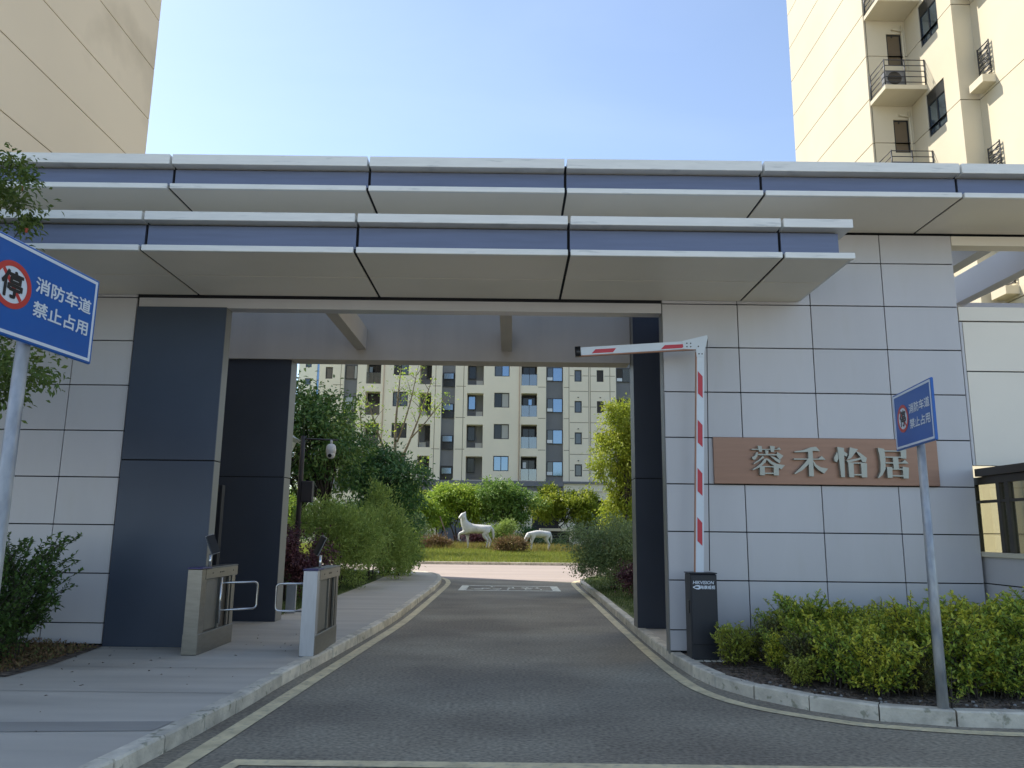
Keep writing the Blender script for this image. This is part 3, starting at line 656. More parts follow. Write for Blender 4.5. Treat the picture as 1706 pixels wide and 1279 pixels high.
# arm: vertical then horizontal towards the road (local x: left)
a=MB(); 
def quadbar(m,p0,p1,wx,dy):      # tapered flat bar between two xz points
    (x0,z0),(x1,z1)=p0,p1; d=Vector((x1-x0,z1-z0)).normalized(); nx,nz=-d.y*wx/2,d.x*wx/2
    pts=[(x0-nx,z0-nz),(x1-nx*1.0,z1-nz*1.0),(x1+nx,z1+nz),(x0+nx,z0+nz)]
    m.prism(pts,'y',-dy/2,dy/2)
quadbar(a,(-.005,1.0),(.10,3.93),.10,.045); vert=a.build('arm_lower','white_paint',t,(0,.05,0))
a=MB(); quadbar(a,(.06,3.95),(-1.50,3.835),.105,.045); a.build('arm_upper','white_paint',t,(0,.05,0))
MB().prism([(-.12,3.885),(-.14,3.99),(.19,4.075),(.20,4.04),(.15,3.86),(.14,3.78),(.045,3.78),(.04,3.88)],'y',-.03,.03).build('elbow','white_paint',t,(0,.05,0))
m=MB()
for x,z in ((-.08,3.96),(-.03,3.96),(-.08,3.915),(-.03,3.915),(.07,3.92),(.075,3.82),(.115,3.82)): m.tube([(x,-.036,z),(x,-.029,z)],.009,8)
m.build('bolts','black',t,(0,.05,0))
m=MB(); m.tube([(-1.505,0,3.77),(-1.515,0,3.90)],.05,4); m.build('end_cap','black',t,(0,.05,0))
m=MB(); m.tube([(.205,0,4.06),(.19,0,3.9),(.125,0,1.05)],.006,6); m.tube([(.205,0,4.06),(.15,0,3.98)],.006,6); m.build('tension_rod','dark_metal',t,(0,.05,0))
m=MB(); quadbar(m,(-.062,1.0),(.045,3.85),.012,.05); quadbar(m,(.05,3.885),(-1.49,3.775),.012,.05); m.build('edge_strip','orange_edge',t,(0,.05,0))
for z in (1.38,2.0,2.62,3.26):
    x=-.005+(z-1.0)/2.93*.105; m=MB(); m.prism([(x-.03,z+.035),(x+.03,z-.025),(x+.038,z+.26),(x-.022,z+.33)],'y',-.0265,-.0235); m.build('red_reflector','reflect_red',t,(0,.05,0))
for x in (-1.33,-.42):
    z=3.945+(x-.06)*.0737; m=MB(); m.prism([(x,z-.032),(x+.28,z-.012),(x+.32,z+.042),(x+.05,z+.024)],'y',-.0265,-.0235); m.build('red_reflector','reflect_red',t,(0,.05,0))

# ------------------------------------------------------------------ turnstiles
def turnstile(label, x, arm_dir, arm_y, arm_yaw, front):
    t=thing('turnstile',label,'turnstile',(x,9.72,.12),0,'pedestrian turnstiles')
    MB().bevbox(-.085,.085,0,.12,0,1.0,.008).build('front_post',front,t)
    MB().bevbox(-.085,.085,1.06,1.18,0,.88,.008).build('rear_post','steel',t)
    MB().bevbox(-.092,.092,.003,1.19,0,.24,.006).build('plinth','steel',t)
    MB().bevbox(-.088,.088,.13,1.25,.87,1.0,.008).build('top_housing','steel',t)
    MB().bevbox(-.093,.093,-.01,.30,1.001,1.018,.004).build('reader_cap','purple_cap',t)
    MB().bevbox(-.090,.090,.31,1.26,1.001,1.012,.004).build('lid','steel',t)
    MB().box(-.05,.05,.12,1.06,.24,.87).build('core','frame_brown',t)
    for s in (-1,1):
        a,b=sorted((s*.066,s*.060)); MB().box(a,b,.22,.60,.32,.84).build('inset_panel','steel_panel',t)
        a,b=sorted((s*.058,s*.052)); MB().box(a,b,.16,.66,.26,.869).build('side_plate','steel_panel',t)
        a,b=sorted((s*.082,s*.06))
        for y in (.125,.64,.96): MB().box(a,b,y,y+.05,.245,.868).build('side_frame','steel',t)
        m=MB()
        for y in (.35,.60,.66,.72,1.08): m.tube([(s*.0885,y,.94),(s*.092,y,.94)],.010,8)
        m.build('sensor','black',t)
    # swing arm: rounded loop
    m=MB(); L=.50; z0,z1=.46,.80; r=.05; pts=[(.0,z1),(L-r,z1)]+[(L-r+r*math.sin(a),z1-r+r*math.cos(a)) for a in (.4,.8,1.2,1.571)]+[(L,z0+r)]+[(L-r+r*math.cos(a),z0+r-r*math.sin(a)) for a in (.4,.8,1.2,1.571)]+[(0,z0)]
    ca,sa=math.cos(arm_yaw),math.sin(arm_yaw)
    m.tube([(arm_dir*(.085+p[0]*ca),arm_y-9.72+p[0]*sa,p[1]) for p in pts],.014,8); 
    m.build('swing_arm','chrome',t)
    MB().tube([(arm_dir*.10,arm_y-9.72,.30),(arm_dir*.10,arm_y-9.72,.87)],.017,10).build('pivot_post','chrome',t)
    MB().tube([(0,.45,1.0),(0,.45,1.17)],.018,10).build('stand','chrome',t)
    fc=MB(); fc.bevbox(-.052,.052,-.014,.014,-.12,.12,.006); me=fc.mesh('face_reader','black'); me.transform(Matrix.Rotation(R(-arm_dir*24),4,'Y')@Matrix.Rotation(R(arm_dir*50),4,'Z'))
    link_mesh('face_reader',me,None,t,(arm_dir*.02,.45,1.29))
    fr=MB(); fr.bevbox(-.06,.06,.008,.02,-.128,.128,.004); me=fr.mesh('reader_frame','chrome'); me.transform(Matrix.Rotation(R(-arm_dir*24),4,'Y')@Matrix.Rotation(R(arm_dir*50),4,'Z')); link_mesh('reader_frame',me,None,t,(arm_dir*.02,.452,1.292))
    return t
turnstile('stainless turnstile standing against the blue pier, its loop arm swung away',-3.81,1,10.35,R(40),'steel')
turnstile('stainless turnstile beside the kerb, its loop arm reaching left across the footpath',-2.41,-1,10.35,0,'steel_light')
# tall black cabinet between piers, bollard
t=thing('intercom_column','tall slim black panel standing between the blue pier and rear pier','panel',(-4.62,12.2,.12))
MB().bevbox(-.17,.17,-.06,.06,0,2.15,.01).build('body','black_matt',t); MB().bevbox(-.12,.12,-.072,-.061,.3,2.0,.004).build('screen','black',t)
t=thing('bollard','short pale flat post on the grass edge seen through the turnstile arm','bollard',(-3.95,14.6,.1))
MB().bevbox(-.085,.085,-.03,.03,0,.52,.006).build('post','steel_light',t); MB().bevbox(-.095,.095,-.04,.04,.521,.545,.005).build('cap','steel_light',t)

# ------------------------------------------------------------------ CCTV pole, lantern
t=thing('camera_pole','dark pole with a side arm carrying a white dome camera among the left trees','camera pole',(-4.82,18,.11))
MB().tube([(0,0,0),(0,0,3.0),(0,0,3.62)],[.06,.055,.05],12).build('pole','dark_metal',t)
MB().tube([(0,0,3.62),(0,0,4.1)],[.008,.003],6).build('lightning_rod','dark_metal',t)
MB().tube([(0,0,3.55),(.80,0,3.53)],.02,8).build('arm','dark_metal',t)
MB().bevbox(.06,.30,-.10,.08,2.10,2.58,.012).build('equipment_box','dark_metal',t)
cm=MB(); cm.lathe([(0,.17),(.06,.165),(.10,.13),(.115,.06),(.115,-.03),(.10,-.04)],(.66,0,3.27),18); cm.build('dome_camera','cctv',t)
l=MB(); l.lathe([(.10,-.035),(.10,-.08),(.085,-.13),(.05,-.165),(0,-.175)],(.66,0,3.27),18); lo=l.build('camera_ball','cctv',t)
MB().tube([(.66,-.085,3.165),(.66,-.11,3.16)],.045,12).build('lens','black',t)
MB().tube([(.66,0,3.44),(.66,0,3.53)],.03,8).build('mount','cctv',t)
t=thing('street_lantern','pale green tapered lamp head poking out behind the rear pier','lamp',(-4.75,16.2,.11))
MB().tube([(0,0,0),(0,0,2.9)],[.06,.045],10).build('post','dark_metal',t)
m=MB(); n=4
pr=[(.10,2.9),(.17,2.98),(.30,3.28),(.42,3.34),(.30,3.39),(.05,3.55)]
vs=[(r*math.cos(math.pi/4+k*math.pi/2)*1.0,r*math.sin(math.pi/4+k*math.pi/2),z) for r,z in pr for k in range(4)]
m.add(vs,[(i*4+k,i*4+(k+1)%4,(i+1)*4+(k+1)%4,(i+1)*4+k) for i in range(5) for k in range(4)]); m.build('lamp_head','lantern',t)

# ------------------------------------------------------------------ windows
def window(parent, w_, h_, loc, rz=0, split=(.5,), kind='window_glass', fr='frame', t_=.06, transom=None, kinds=None):
    k=('win',round(w_,2),round(h_,2),split,fr,t_,transom)
    if k not in _cache:
        m=MB(); d=.07
        m.box(-w_/2,w_/2,-d/2,d/2,0,t_); m.box(-w_/2,w_/2,-d/2,d/2,h_-t_,h_); m.box(-w_/2,-w_/2+t_,-d/2,d/2,t_,h_-t_); m.box(w_/2-t_,w_/2,-d/2,d/2,t_,h_-t_)
        for s in split: x=-w_/2+w_*s; m.box(x-t_*.4,x+t_*.4,-d/2+.004,d/2-.004,t_,h_-t_)
        if transom: m.box(-w_/2+t_,-w_/2+w_*transom[0],-d/2+.006,d/2-.006,h_*transom[1]-t_*.4,h_*transom[1]+t_*.4)
        _cache[k]=m.mesh('window',fr)
    f=link_mesh('window',_cache[k],None,parent,loc,rz)
    xs=[0]+list(split)+[1]
    for i in range(len(xs)-1):
        a,b=w_*xs[i]+t_*.5,w_*xs[i+1]-t_*.5; kd=(kinds[i] if kinds else kind); kk=('pane',round(b-a,3),round(h_,2),kd)
        if kk not in _cache: _cache[kk]=MB().box(-(b-a)/2,(b-a)/2,-.008,.008,-(h_-2*t_)/2,(h_-2*t_)/2).mesh('pane',kd)
        p=link_mesh('pane',_cache[kk],None,f,(-w_/2+(a+b)/2,0,h_/2),0); 
    return f

# ------------------------------------------------------------------ far apartment block
FB=73.0
t=thing('apartment_block','cream apartment block with grey stair strips standing beyond the lawn','building',(0,FB,0))
X0,X1,Z0,NS=-18.4,17.0,6.2,8; ZT=Z0+3*NS+.6
bal=[(-13.9,-12.5),(.9,2.4)]; winb=[(-11.3,-9.87),(-1.67,-.24)]; rec=[(-8.8,-7.65,'r'),(-4.25,-2.7,'l')]; stair=[(-6.66,-5.4)]; hstrip=[(-16.0,-14.74,0),(3.25,4.86,1),(9.9,11.5,1)]; small=[(-17.8,-17.12),(5.95,6.63),(8.07,8.72),(14.2,14.9)]
holes=[]
for n in range(NS):
    s=Z0+3*n
    for a,b in bal: holes.append((a,b,s+.05,s+2.3))
    for a,b,_ in rec: holes.append((a,b,s+.05,s+2.25))
    for a,b in winb: holes.append((a,b,s+.9,s+2.32))
    for a,b in small: holes.append((a,b,s+.48,s+1.62))
for a,b in stair: holes.append((a,b,Z0,ZT-.6))
for a,b,_ in hstrip: holes.append((a,b,Z0,ZT-.6))
# shallow grooves
gr=[]
for n in range(NS):
    s=Z0+3*n
    for a,b in ((-7.5,-6.75),(-5.3,-4.4),(2.5,3.2),(4.92,5.4),(-18.4,-17.9),(-17.05,-16.1)): gr.append((a,b,s-.12,s-.07))
    for a,b in ((5.5,5.9),(6.68,7.25),(7.45,8.02),(8.78,9.8)): gr.append((a,b,s+1.02,s+1.07)); 
    for a,b in ((5.5,7.25),(7.45,9.8)): gr.append((a,b,s+2.52,s+2.57))
for x in (5.40,7.28,7.42,-16.35,-7.3,-4.62,9.3): gr.append((x,x+.05,Z0+.0,ZT-.8))
def nooverlap(g): return not any(g[0]<h[1] and g[1]>h[0] and g[2]<h[3] and g[3]>h[2] for h in holes)
m=MB(); holed(m,X0,X1,Z0,ZT,0,holes+[g for g in gr if nooverlap(g)],.05); m.build('facade','cream_far',t)
# deep reveals for openings
m=MB()
for h in holes:
    a,b,c,d=h; e=.28 if (d-c)>5 or (d-c)<1.5 else 1.25
    m.add([(a,.05,c),(b,.05,c),(b,.05,d),(a,.05,d),(a,e,c),(b,e,c),(b,e,d),(a,e,d)],[(0,1,5,4),(1,2,6,5),(2,3,7,6),(3,0,4,7)])
m.build('reveal','cream_far',t)
m=MB()
for g in gr:
    if nooverlap(g): m.add([(g[0],.049,g[2]),(g[1],.049,g[2]),(g[1],.049,g[3]),(g[0],.049,g[3])],[(0,1,2,3)])
m.build('wall_joint','groove',t)
m=MB()
m.box(X0,X1,1.3,12,0,ZT-.1); m.box(X0,X0+.02,.001,1.3,0,ZT); m.box(X1-.02,X1,.001,1.3,0,ZT); m.build('body','cream_far',t)
bm_=MB(); bm_.box(X0-.2,X1+.2,-.2,12.2,ZT,ZT+.25); bm_.build('roof','podium',t)
for a,b,_ in rec:
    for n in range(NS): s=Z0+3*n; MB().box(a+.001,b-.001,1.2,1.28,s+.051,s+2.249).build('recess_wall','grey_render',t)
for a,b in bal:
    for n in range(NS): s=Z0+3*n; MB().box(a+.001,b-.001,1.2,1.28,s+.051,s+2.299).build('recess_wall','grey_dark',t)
for a,b in stair:
    MB().box(a,b,.25,.30,Z0,ZT-.6).build('grey_strip','grey_render',t)
    for n in range(NS): s=Z0+3*n; f=window(t,1.1,1.35,((a+b)/2,.2,s-.15 if n else s+.0),split=(),kind='window_dark',t_=.09); piece(t,'open_sash','window_glass_blue',(.9,.04,.52),((a+b)/2,.06,s+.88))
    for n in range(NS):
        s=Z0+3*n; m=MB(); x0,x1=(a+b)/2-.5,(a+b)/2+.5
        m.box(x0,x1,.03,.08,s+1.14,s+1.22); m.box(x0,x1,.03,.08,s+.56,s+.62); m.box(x0,x0+.06,.03,.08,s+.62,s+1.14); m.box(x1-.06,x1,.03,.08,s+.62,s+1.14); m.build('sash_frame','frame',t)
for a,b,f_ in hstrip:
    MB().box(a,b,.25,.30,Z0,ZT-.6).build('grey_strip','grey_render',t)
    for n in range(NS):
        s=Z0+3*n; ks=('window_glass','window_glass_blue') if f_ else ('window_glass_blue','curtain')
        if not f_: ks=('window_glass','curtain') if n!=2 else ('window_glass_blue','curtain')
        window(t,b-a-.14,1.36,((a+b)/2+.03,.2,s+.5),split=(.38,) if f_ else (.72,),kinds=ks,t_=.06)
        if f_: piece(t,'lower_pane','sign_white',(.5,.03,.30),(a+.36,.155,s+.74))
for a,b in winb:
    for n in range(NS):
        s=Z0+3*n; ks=random.choice([('window_glass','window_glass'),('window_glass','window_glass_blue'),('window_dark','curtain'),('window_glass_blue','window_glass_blue')])
        if n==3: ks=('window_glass','window_glass_blue')
        window(t,b-a-.02,1.40,((a+b)/2,.16,s+.91),kinds=ks,t_=.07)
for a,b in small:
    for n in range(NS): s=Z0+3*n; window(t,b-a-.01,1.12,((a+b)/2,.12,s+.49),split=(),kind='window_glass',t_=.09); piece(t,'vent_cap','frame',(.12,.06,.08),((a+b)/2,-.03,s+1.95))
for a,b,sd_ in rec:
    for n in range(NS):
        s=Z0+3*n; cx=a+.42 if sd_=='l' else b-.32; window(t,.72 if sd_=='l' else .6,1.4,(cx,1.1,s+.80),split=(),kind='window_glass_blue' if (n==2 and sd_=='l') else 'window_dark',t_=.07)
for a,b in bal:
    for n in range(NS):
        s=Z0+3*n; MB().box(a+.03,b-.03,.03,.05,s+.06,s+1.12).build('glass_balustrade','glass_rail',t)
        m=MB(); m.box(a,b,.02,.06,s+1.12,s+1.16); m.box((a+b)/2-.02,(a+b)/2+.02,.015,.055,s+.06,s+1.12); m.build('handrail','frame',t)
        window(t,b-a-.3,2.0,((a+b)/2,1.12,s+.06),kind='window_dark',t_=.06)
for i,(a,b,sd_) in enumerate(rec):
    for n in range(NS):
        if (n*3+i)%4!=1: piece(t,'air_conditioner','curtain',(.62,.28,.5),((b-.4 if sd_=='l' else a+.38),.75,Z0+3*n+.32))
for i,(a,b) in enumerate(bal):
    for n in range(NS):
        if (n+i)%2: piece(t,'laundry','sign_white' if (n+i)%4==1 else 'window_glass_blue',(.3,.03,.55),(a+.35+.25*(n%3),.5,Z0+3*n+1.5))
MB().tube([(.73,-.06,Z0),(.73,-.06,ZT-1)],.045,6).build('downpipe','pipe',t); MB().tube([(-12.2,-.06,Z0),(-12.2,-.06,ZT-1)],.045,6).build('downpipe','pipe',t)
# podium
MB().box(X0-.1,4.9,-.25,.0,5.72,6.195).build('podium_band','podium',t); MB().box(4.9,X1+.1,-.3,.0,6.0,6.195).build('podium_band','podium',t)
MB().box(4.9,X1+.1,-.12,.0,5.3,5.998).build('podium_band','cream_far',t)
hl=[(-10.2,-7.4,3.4,5.3),(-6.4,-4.0,3.2,5.2),(-3.0,-.2,3.6,5.2),(-13.6,-11.2,.6,4.8),(2,4.5,1,4.6),(6,9,1,4.5),(11,14,1,4.5)]
m=MB(); holed(m,X0,X1,0,5.3,-.02,hl,1.2); m.build('ground_floor_wall','cream_far',t)
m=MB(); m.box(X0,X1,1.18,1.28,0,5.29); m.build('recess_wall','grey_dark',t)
MB().box(-6.6,-3.6,-.12,-.03,.4,3.1).build('grey_cladding','podium',t); MB().box(X0,4.9,-.03,-.022,5.3,5.71).build('band_wall','podium',t)
for i in range(16): piece(t,'slat','stake',(.06,.06,1.86),(-10.1+i*.17,.02,4.36))
# entrance portico in front
t2=thing('entrance_porch','cream entrance porch with dark doorway half hidden behind the yellow bush','porch',(-8.6,68.5,.3))
m=MB(); holed(m,-2.3,2.2,0,3.6,0,[(-1.4,.85,0,2.55)],.5); m.build('wall','cream_far',t2)
MB().box(-2.3,2.2,.5,.6,0,3.6).build('back_wall','grey_dark',t2); MB().box(-2.5,2.4,-.25,.62,3.61,3.85).build('cornice','cream_far',t2); MB().box(-.1-1.6,1.1,-.12,-.01,2.58,2.78).build('door_hood','cream_far',t2)
t3=thing('utility_shed','low cream shed with dark louvred front at the right of the grazing horse','shed',(3.5,60,.35))
MB().box(-.9,-.65,-.2,1.5,0,1.3).build('wall','cream_far',t3); MB().box(.95,1.2,-.2,1.5,0,1.3).build('wall','cream_far',t3); MB().box(-1.25,1.4,-.3,1.6,1.302,1.50).build('roof','cream_far',t3); MB().box(-.65,.95,.2,.3,0,1.3).build('back_panel','grey_dark',t3)
for i in range(6): piece(t3,'slat','grey_render',(1.56,.05,.05),(.15,.12,.15+i*.2))
# farther wing behind, left
t=thing('far_tower','small far cream tower at the left behind the apartment block','building',(-33.5,128,0))
hl=[];
for n in range(9):
    s=3.2+3*n; hl+= [(-1.0-.1,-.1,s+1,s+2.1)]
hl.append((.85,1.75,3,29.5))
m=MB(); holed(m,-2.2,8,0,30,0,hl,.15); m.build('facade','cream_far',t); MB().box(-2.2,8,.151,10,0,30).build('body','podium',t)
for n in range(9): window(t,.98,1.08,(-.6,.1,4.21+3*n),split=(),kind='window_glass',t_=.12)
MB().box(.86,1.74,.08,.14,3,30).build('glass_strip','window_glass_blue',t)
for n in range(9): piece(t,'mullion','frame',(.9,.06,.12),(1.3,.05,5+3*n))
MB().box(-2.4,8.2,-.2,10.2,30,30.3).build('roof','podium',t)

# ------------------------------------------------------------------ left tower: side wall faces +X at x=-19.6
def left_tower(label, x, y, ny, base, step, TH, wd):
    t=thing('residential_tower',label,'building',(x,y,0))
    zs=[0]+[base+step*k for k in range(-30,30) if 1<base+step*k<TH-.5]+[TH]
    MB().box(-wd,-.06,-ny,-.05,0,TH-.1).build('body','groove',t)
    for a,b in zip(zs[:-1],zs[1:]):
        MB().bevbox(-.06,0,-ny,0,a+.012,b-.012,.005).build('wall_panel','cream_left',t)
        MB().bevbox(-wd,-.061,-.049,0,a+.012,b-.012,.005).build('wall_panel','cream_left',t)
        MB().bevbox(-wd,-.061,-ny-.05,-ny-.002,a+.012,b-.012,.005).build('wall_panel','cream_left',t)
    MB().box(-wd-.3,.3,-ny-.3,.3,TH,TH+.4).build('roof','cream_left',t)
left_tower('tall tan tower with plain grooved side wall at the top left',-10.85,21.3,13.5,15.09,1.625,34,14)
left_tower('farther tan tower standing behind the top left tower',-20.4,39.0,13,25.98,2.94,46,16)  # hidden tower added for the shadow it casts over the road

# ------------------------------------------------------------------ right tower, stepped plan
t=thing('residential_tower','tall cream stepped tower with balconies at the top right','building',(12.15,24.5,0))
GZ=[14.70+1.625*k for k in range(-9,9)]; GZ=[z for z in GZ if z>.5]; TT=29.0; zz=[0]+GZ+[TT]
OX,OY=12.15,24.5
MB().box(.06,16,.02,6.85,0,TT).build('body','groove',t)          # main mass behind
for a,b in zip(zz[:-1],zz[1:]):
    MB().bevbox(0,.06,0,6.8,a+.014,b-.014,.005).build('wall_panel','cream',t)
MB().box(1.47,16,-2.75,.02,0,TT).build('body','groove',t); MB().box(2.06,16,-12,-2.75,0,TT).build('body','groove',t)
def ywall(root,x0,x1,y,holes,zz,gap=.014,mt='cream'):       # faces -Y
    for a,b in zip(zz[:-1],zz[1:]):
        m=MB(); hh=[h for h in holes if h[2]<b and h[3]>a]; holed(m,x0,x1,a+gap,b-gap,y,hh,.12)
        m.add([(x0,y,a+gap),(x1,y,a+gap),(x1,y+.05,a+gap),(x0,y+.05,a+gap)],[(0,1,2,3)]); m.add([(x0,y,b-gap),(x1,y,b-gap),(x1,y+.05,b-gap),(x0,y+.05,b-gap)],[(0,1,2,3)])
        m.build('wall_panel',mt,root)
def xwall(root,y0,y1,x,holes,zz,gap=.014,mt='cream'):       # faces -X; holes in (y0,y1,z0,z1)
    for a,b in zip(zz[:-1],zz[1:]):
        m=MB(); hh=[(-h[1],-h[0],h[2],h[3]) for h in holes if h[2]<b and h[3]>a]; holed(m,-y1,-y0,a+gap,b-gap,0,hh,.12)
        X0_,X1_=-y1,-y0
        for q in (a+gap,b-gap): m.add([(X0_,0,q),(X1_,0,q),(X1_,.05,q),(X0_,.05,q)],[(0,1,2,3)])
        me=m.mesh('wall_panel',mt); me.transform(Matrix.Translation((x,0,0))@Matrix.Rotation(R(-90),4,'Z')); link_mesh('wall_panel',me,None,root)
ddoor=[(.74,1.27,14.35+3.25*k,15.56+3.25*k) for k in range(-3,4)]
zz2=[0]+[z for z in GZ if abs(((z-14.70)/3.25)-round((z-14.70)/3.25))<.1]+[TT]
ywall(t,.06,1.41,-.04,ddoor,zz2)
wins=[(-2.02,-.95,14.4+3.25*k,15.92+3.25*k) for k in range(-3,4)]
xwall(t,-2.77,-.04,1.41,wins,zz2)
ywall(t,1.41,2.0,-2.77,[],zz2,mt='cream')
vents=[]
xwall(t,-12,-2.77,2.0,vents,zz2)
for k in range(-3,4):
    z=14.35+3.25*k
    window(t,.52,1.2,(1.005,.04,z+.005),split=(),kind='window_dark',t_=.05)
    f=window(t,1.06,1.5,(1.47,-1.485,z+.06),R(-90),split=(.5,),kinds=('window_glass_blue','window_glass_blue'),t_=.06)
    MB().box(1.43,1.47,-1.98,-.99,z+1.15,z+1.5).build('roller_box','frame',t)
    # balcony
    zb_=z+1.66+0.0; zb_=z+1.7
    MB().bevbox(-.02+.03,1.405,-1.12,-.045,zb_,zb_+.16,.01).build('balcony_slab','cream',t)
    m=MB()
    for j in range(5):
        q=zb_+.28+j*.20; m.tube([(.05,-.05,q),(.05,-1.07,q),(1.38,-1.07,q)],.016,5)
    for x,y in ((.05,-1.07),(1.38,-1.07),(.05,-.08),(.72,-1.07)): m.tube([(x,y,zb_+.16),(x,y,zb_+1.1)],.022,6)
    m.build('railing','rail',t)
    if k in (0,1,-1):
        a=MB(); a.bevbox(.12,.78,-1.0,-.70,zb_+.17,zb_+.75,.015); ac=a.build('air_conditioner','grey_render',t); f=MB(); f.tube([(.40,-1.02,zb_+.46),(.40,-1.001,zb_+.46)],.23,16); f.build('fan_grille','black',ac)
    MB().tube([(1.28,-.09,zb_-.2),(1.28,-.09,z-.2+.0)],.035,8).build('downpipe','cream',t)
    MB().tube([(.95,-.06,zb_-.35),(.95,-.10,zb_-.35),(1.28,-.10,zb_-.42)],.03,8).build('waste_pipe','cream',t)
    m=MB(); m.tube([(.92,-.045,zb_-.62),(.92,-.06,zb_-.62)],.03,8); m.build('pipe_hole','frame',t)
    # louvred vent on the outer wall
    zv=z+.82
    if k<2:
        v=MB()
        for j in range(8): q=zv+j*.145; v.tube([(1.93,-3.55,q),(1.93,-3.0,q+.0)],.018,4); 
        for j in range(5): q=zv+.05+j*.18; v.tube([(1.92,-3.55,q),(1.92,-3.0,q+.16)],.014,4); v.tube([(1.92,-3.0,q),(1.92,-3.55,q+.16)],.014,4)
        for y in (-3.55,-3.0): v.tube([(1.93,y,zv-.05),(1.93,y,zv+1.05)],.02,4)
        v.build('louvre_grille','rail',t); MB().box(1.6,1.999,-3.62,-2.95,zv-.38,zv-.14).build('vent_ledge','cream',t)
MB().box(-.2,16.2,-12.2,7.05,TT,TT+.3).build('roof','cream',t)

# ------------------------------------------------------------------ horses
def horse(label, loc, rz, V, Ed, s=1.):
    me=bpy.data.meshes.new('horse_statue'); me.from_pydata([v[:3] for v in V],[],[]) if False else me.from_pydata([(a*s,b*s,c*s) for a,b,c,_ in V],Ed,[])
    o=bpy.data.objects.new('horse_statue',me); C.objects.link(o); o.location=loc; o.rotation_euler=(0,0,rz)
    sk=o.modifiers.new('skin','SKIN'); sk.use_smooth_shade=True
    for i,v in enumerate(V): me.skin_vertices[0].data[i].radius=(v[3]*s,v[3]*s)
    me.skin_vertices[0].data[0].use_root=True
    ss=o.modifiers.new('sub','SUBSURF'); ss.levels=2; ss.render_levels=2
    me.materials.append(M['horse']); tag(o,label,'horse statue'); return o
body=[(.62,0,1.36,.31),(.22,0,1.27,.30),(-.20,0,1.28,.31),(-.52,0,1.36,.28)]
def hind(y,fx=0.): return [(.70,y,1.12,.22),(.62+fx,y*1.15,.88,.14),(.90+fx,y*1.1,.54,.075),(.83+fx,y*1.1,.15,.055),(.79+fx,y*1.1,.035,.07)]
def fore(y,fx=0.): return [(-.50,y,1.06,.15),(-.50+fx,y*1.1,.62,.075),(-.49+fx*1.4,y*1.1,.15,.05),(-.53+fx*1.5,y*1.1,.035,.07)]
def chain(a,s,n): return [(a,s)]+[(s+i,s+i+1) for i in range(n-1)]
V=list(body); E_=[(0,1),(1,2),(2,3)]
def addc(root,pts):
    s=len(V); V.extend(pts); E_.extend(chain(root,s,len(pts)))
addc(3,[(-.70,0,1.62,.27),(-.76,0,1.86,.22),(-.74,-.02,2.08,.18),(-.86,-.10,2.10,.15),(-1.00,-.20,1.96,.10),(-1.06,-.25,1.88,.085)])
addc(6,[(-.66,.04,2.27,.05),(-.64,.05,2.34,.018)])
addc(0,hind(.17,.10)); addc(0,hind(-.17,-.12)); addc(3,fore(.15,.05)); addc(3,[(-.66,-.15,1.06,.15),(-1.02,-.17,.98,.08),(-1.04,-.17,.62,.05),(-.94,-.17,.52,.06)])
addc(0,[(.96,0,1.44,.08),(1.12,0,1.18,.10),(1.16,0,.80,.07),(1.14,0,.62,.03)])
horse('white horse statue with raised head and lifted foreleg on the lawn',(-2.2,50,lawn_z(-2.2,50)-.0),R(8),V,E_,1.0)
V=list(body); E_=[(0,1),(1,2),(2,3)]
addc(3,[(-.80,0,1.22,.21),(-1.02,0,.92,.155),(-1.14,0,.66,.14),(-1.13,0,.42,.115),(-1.08,0,.17,.075),(-1.07,0,.10,.065)])
addc(6,[(-1.22,.08,.80,.035),(-1.26,.09,.86,.015)])
addc(0,hind(.17,.05)); addc(0,hind(-.17,-.08)); addc(3,fore(.15,.02)); addc(3,fore(-.15,-.12))
addc(0,[(.94,0,1.40,.07),(1.04,0,1.15,.09),(1.05,0,.78,.07),(1.03,0,.60,.03)])
horse('white horse statue grazing with head down at the right of the lawn',(1.78,50,lawn_z(1.78,50)),R(22),V,E_,.84)

# ------------------------------------------------------------------ vegetation
tree('osmanthus_tree','dense dark round tree between the rear pier and the dome camera','tree',(-5.75,22.5,.1),
     [(-5.9,22.5,4.6,1.5,1.5,1.35),(-4.95,22.2,4.1,1.2,1.2,1.25),(-7.0,23,4.1,1.4,1.4,1.5),(-5.3,22.6,3.3,1.3,1.2,.8)],215,34,.34,.15,.055,'leaf_osmanthus',r0=.075,forks=4,fork_z=.25,nbr=60,fill=.5)
tree('evergreen_tree','dark bushy tree low behind the dome camera, right of the round tree','tree',(-4.2,27,.1),
     [(-4.3,27,3.1,1.35,1.3,1.2),(-3.9,26.6,2.3,1.1,1.1,1.0),(-5.1,27.2,3.6,1.2,1.2,1.2)],200,34,.32,.14,.055,'leaf_dark',forks=3,nbr=40,fill=.5)
tree('feathery_shrub','light green feathery bush beside the footpath behind the turnstile','shrub',(-4.4,20.6,.1),
     [(-4.35,20.6,1.1,.95,.95,.95),(-4.7,20.2,1.7,.8,.7,.7),(-3.95,21.3,1.2,.65,.7,.85)],260,38,.26,.11,.022,'leaf_feather',r0=.02,forks=5,fork_z=.3,nbr=60,fill=.6,droop=-.5)
tree('feathery_shrub','tall feathery bush at the bend of the footpath','shrub',(-4.2,24.2,.1),
     [(-4.1,24.2,1.6,1.0,.9,1.25),(-3.6,24.6,1.0,.7,.7,.85)],220,36,.26,.12,.024,'leaf_feather',r0=.02,forks=5,fork_z=.3,nbr=60,fill=.6,droop=-.5)
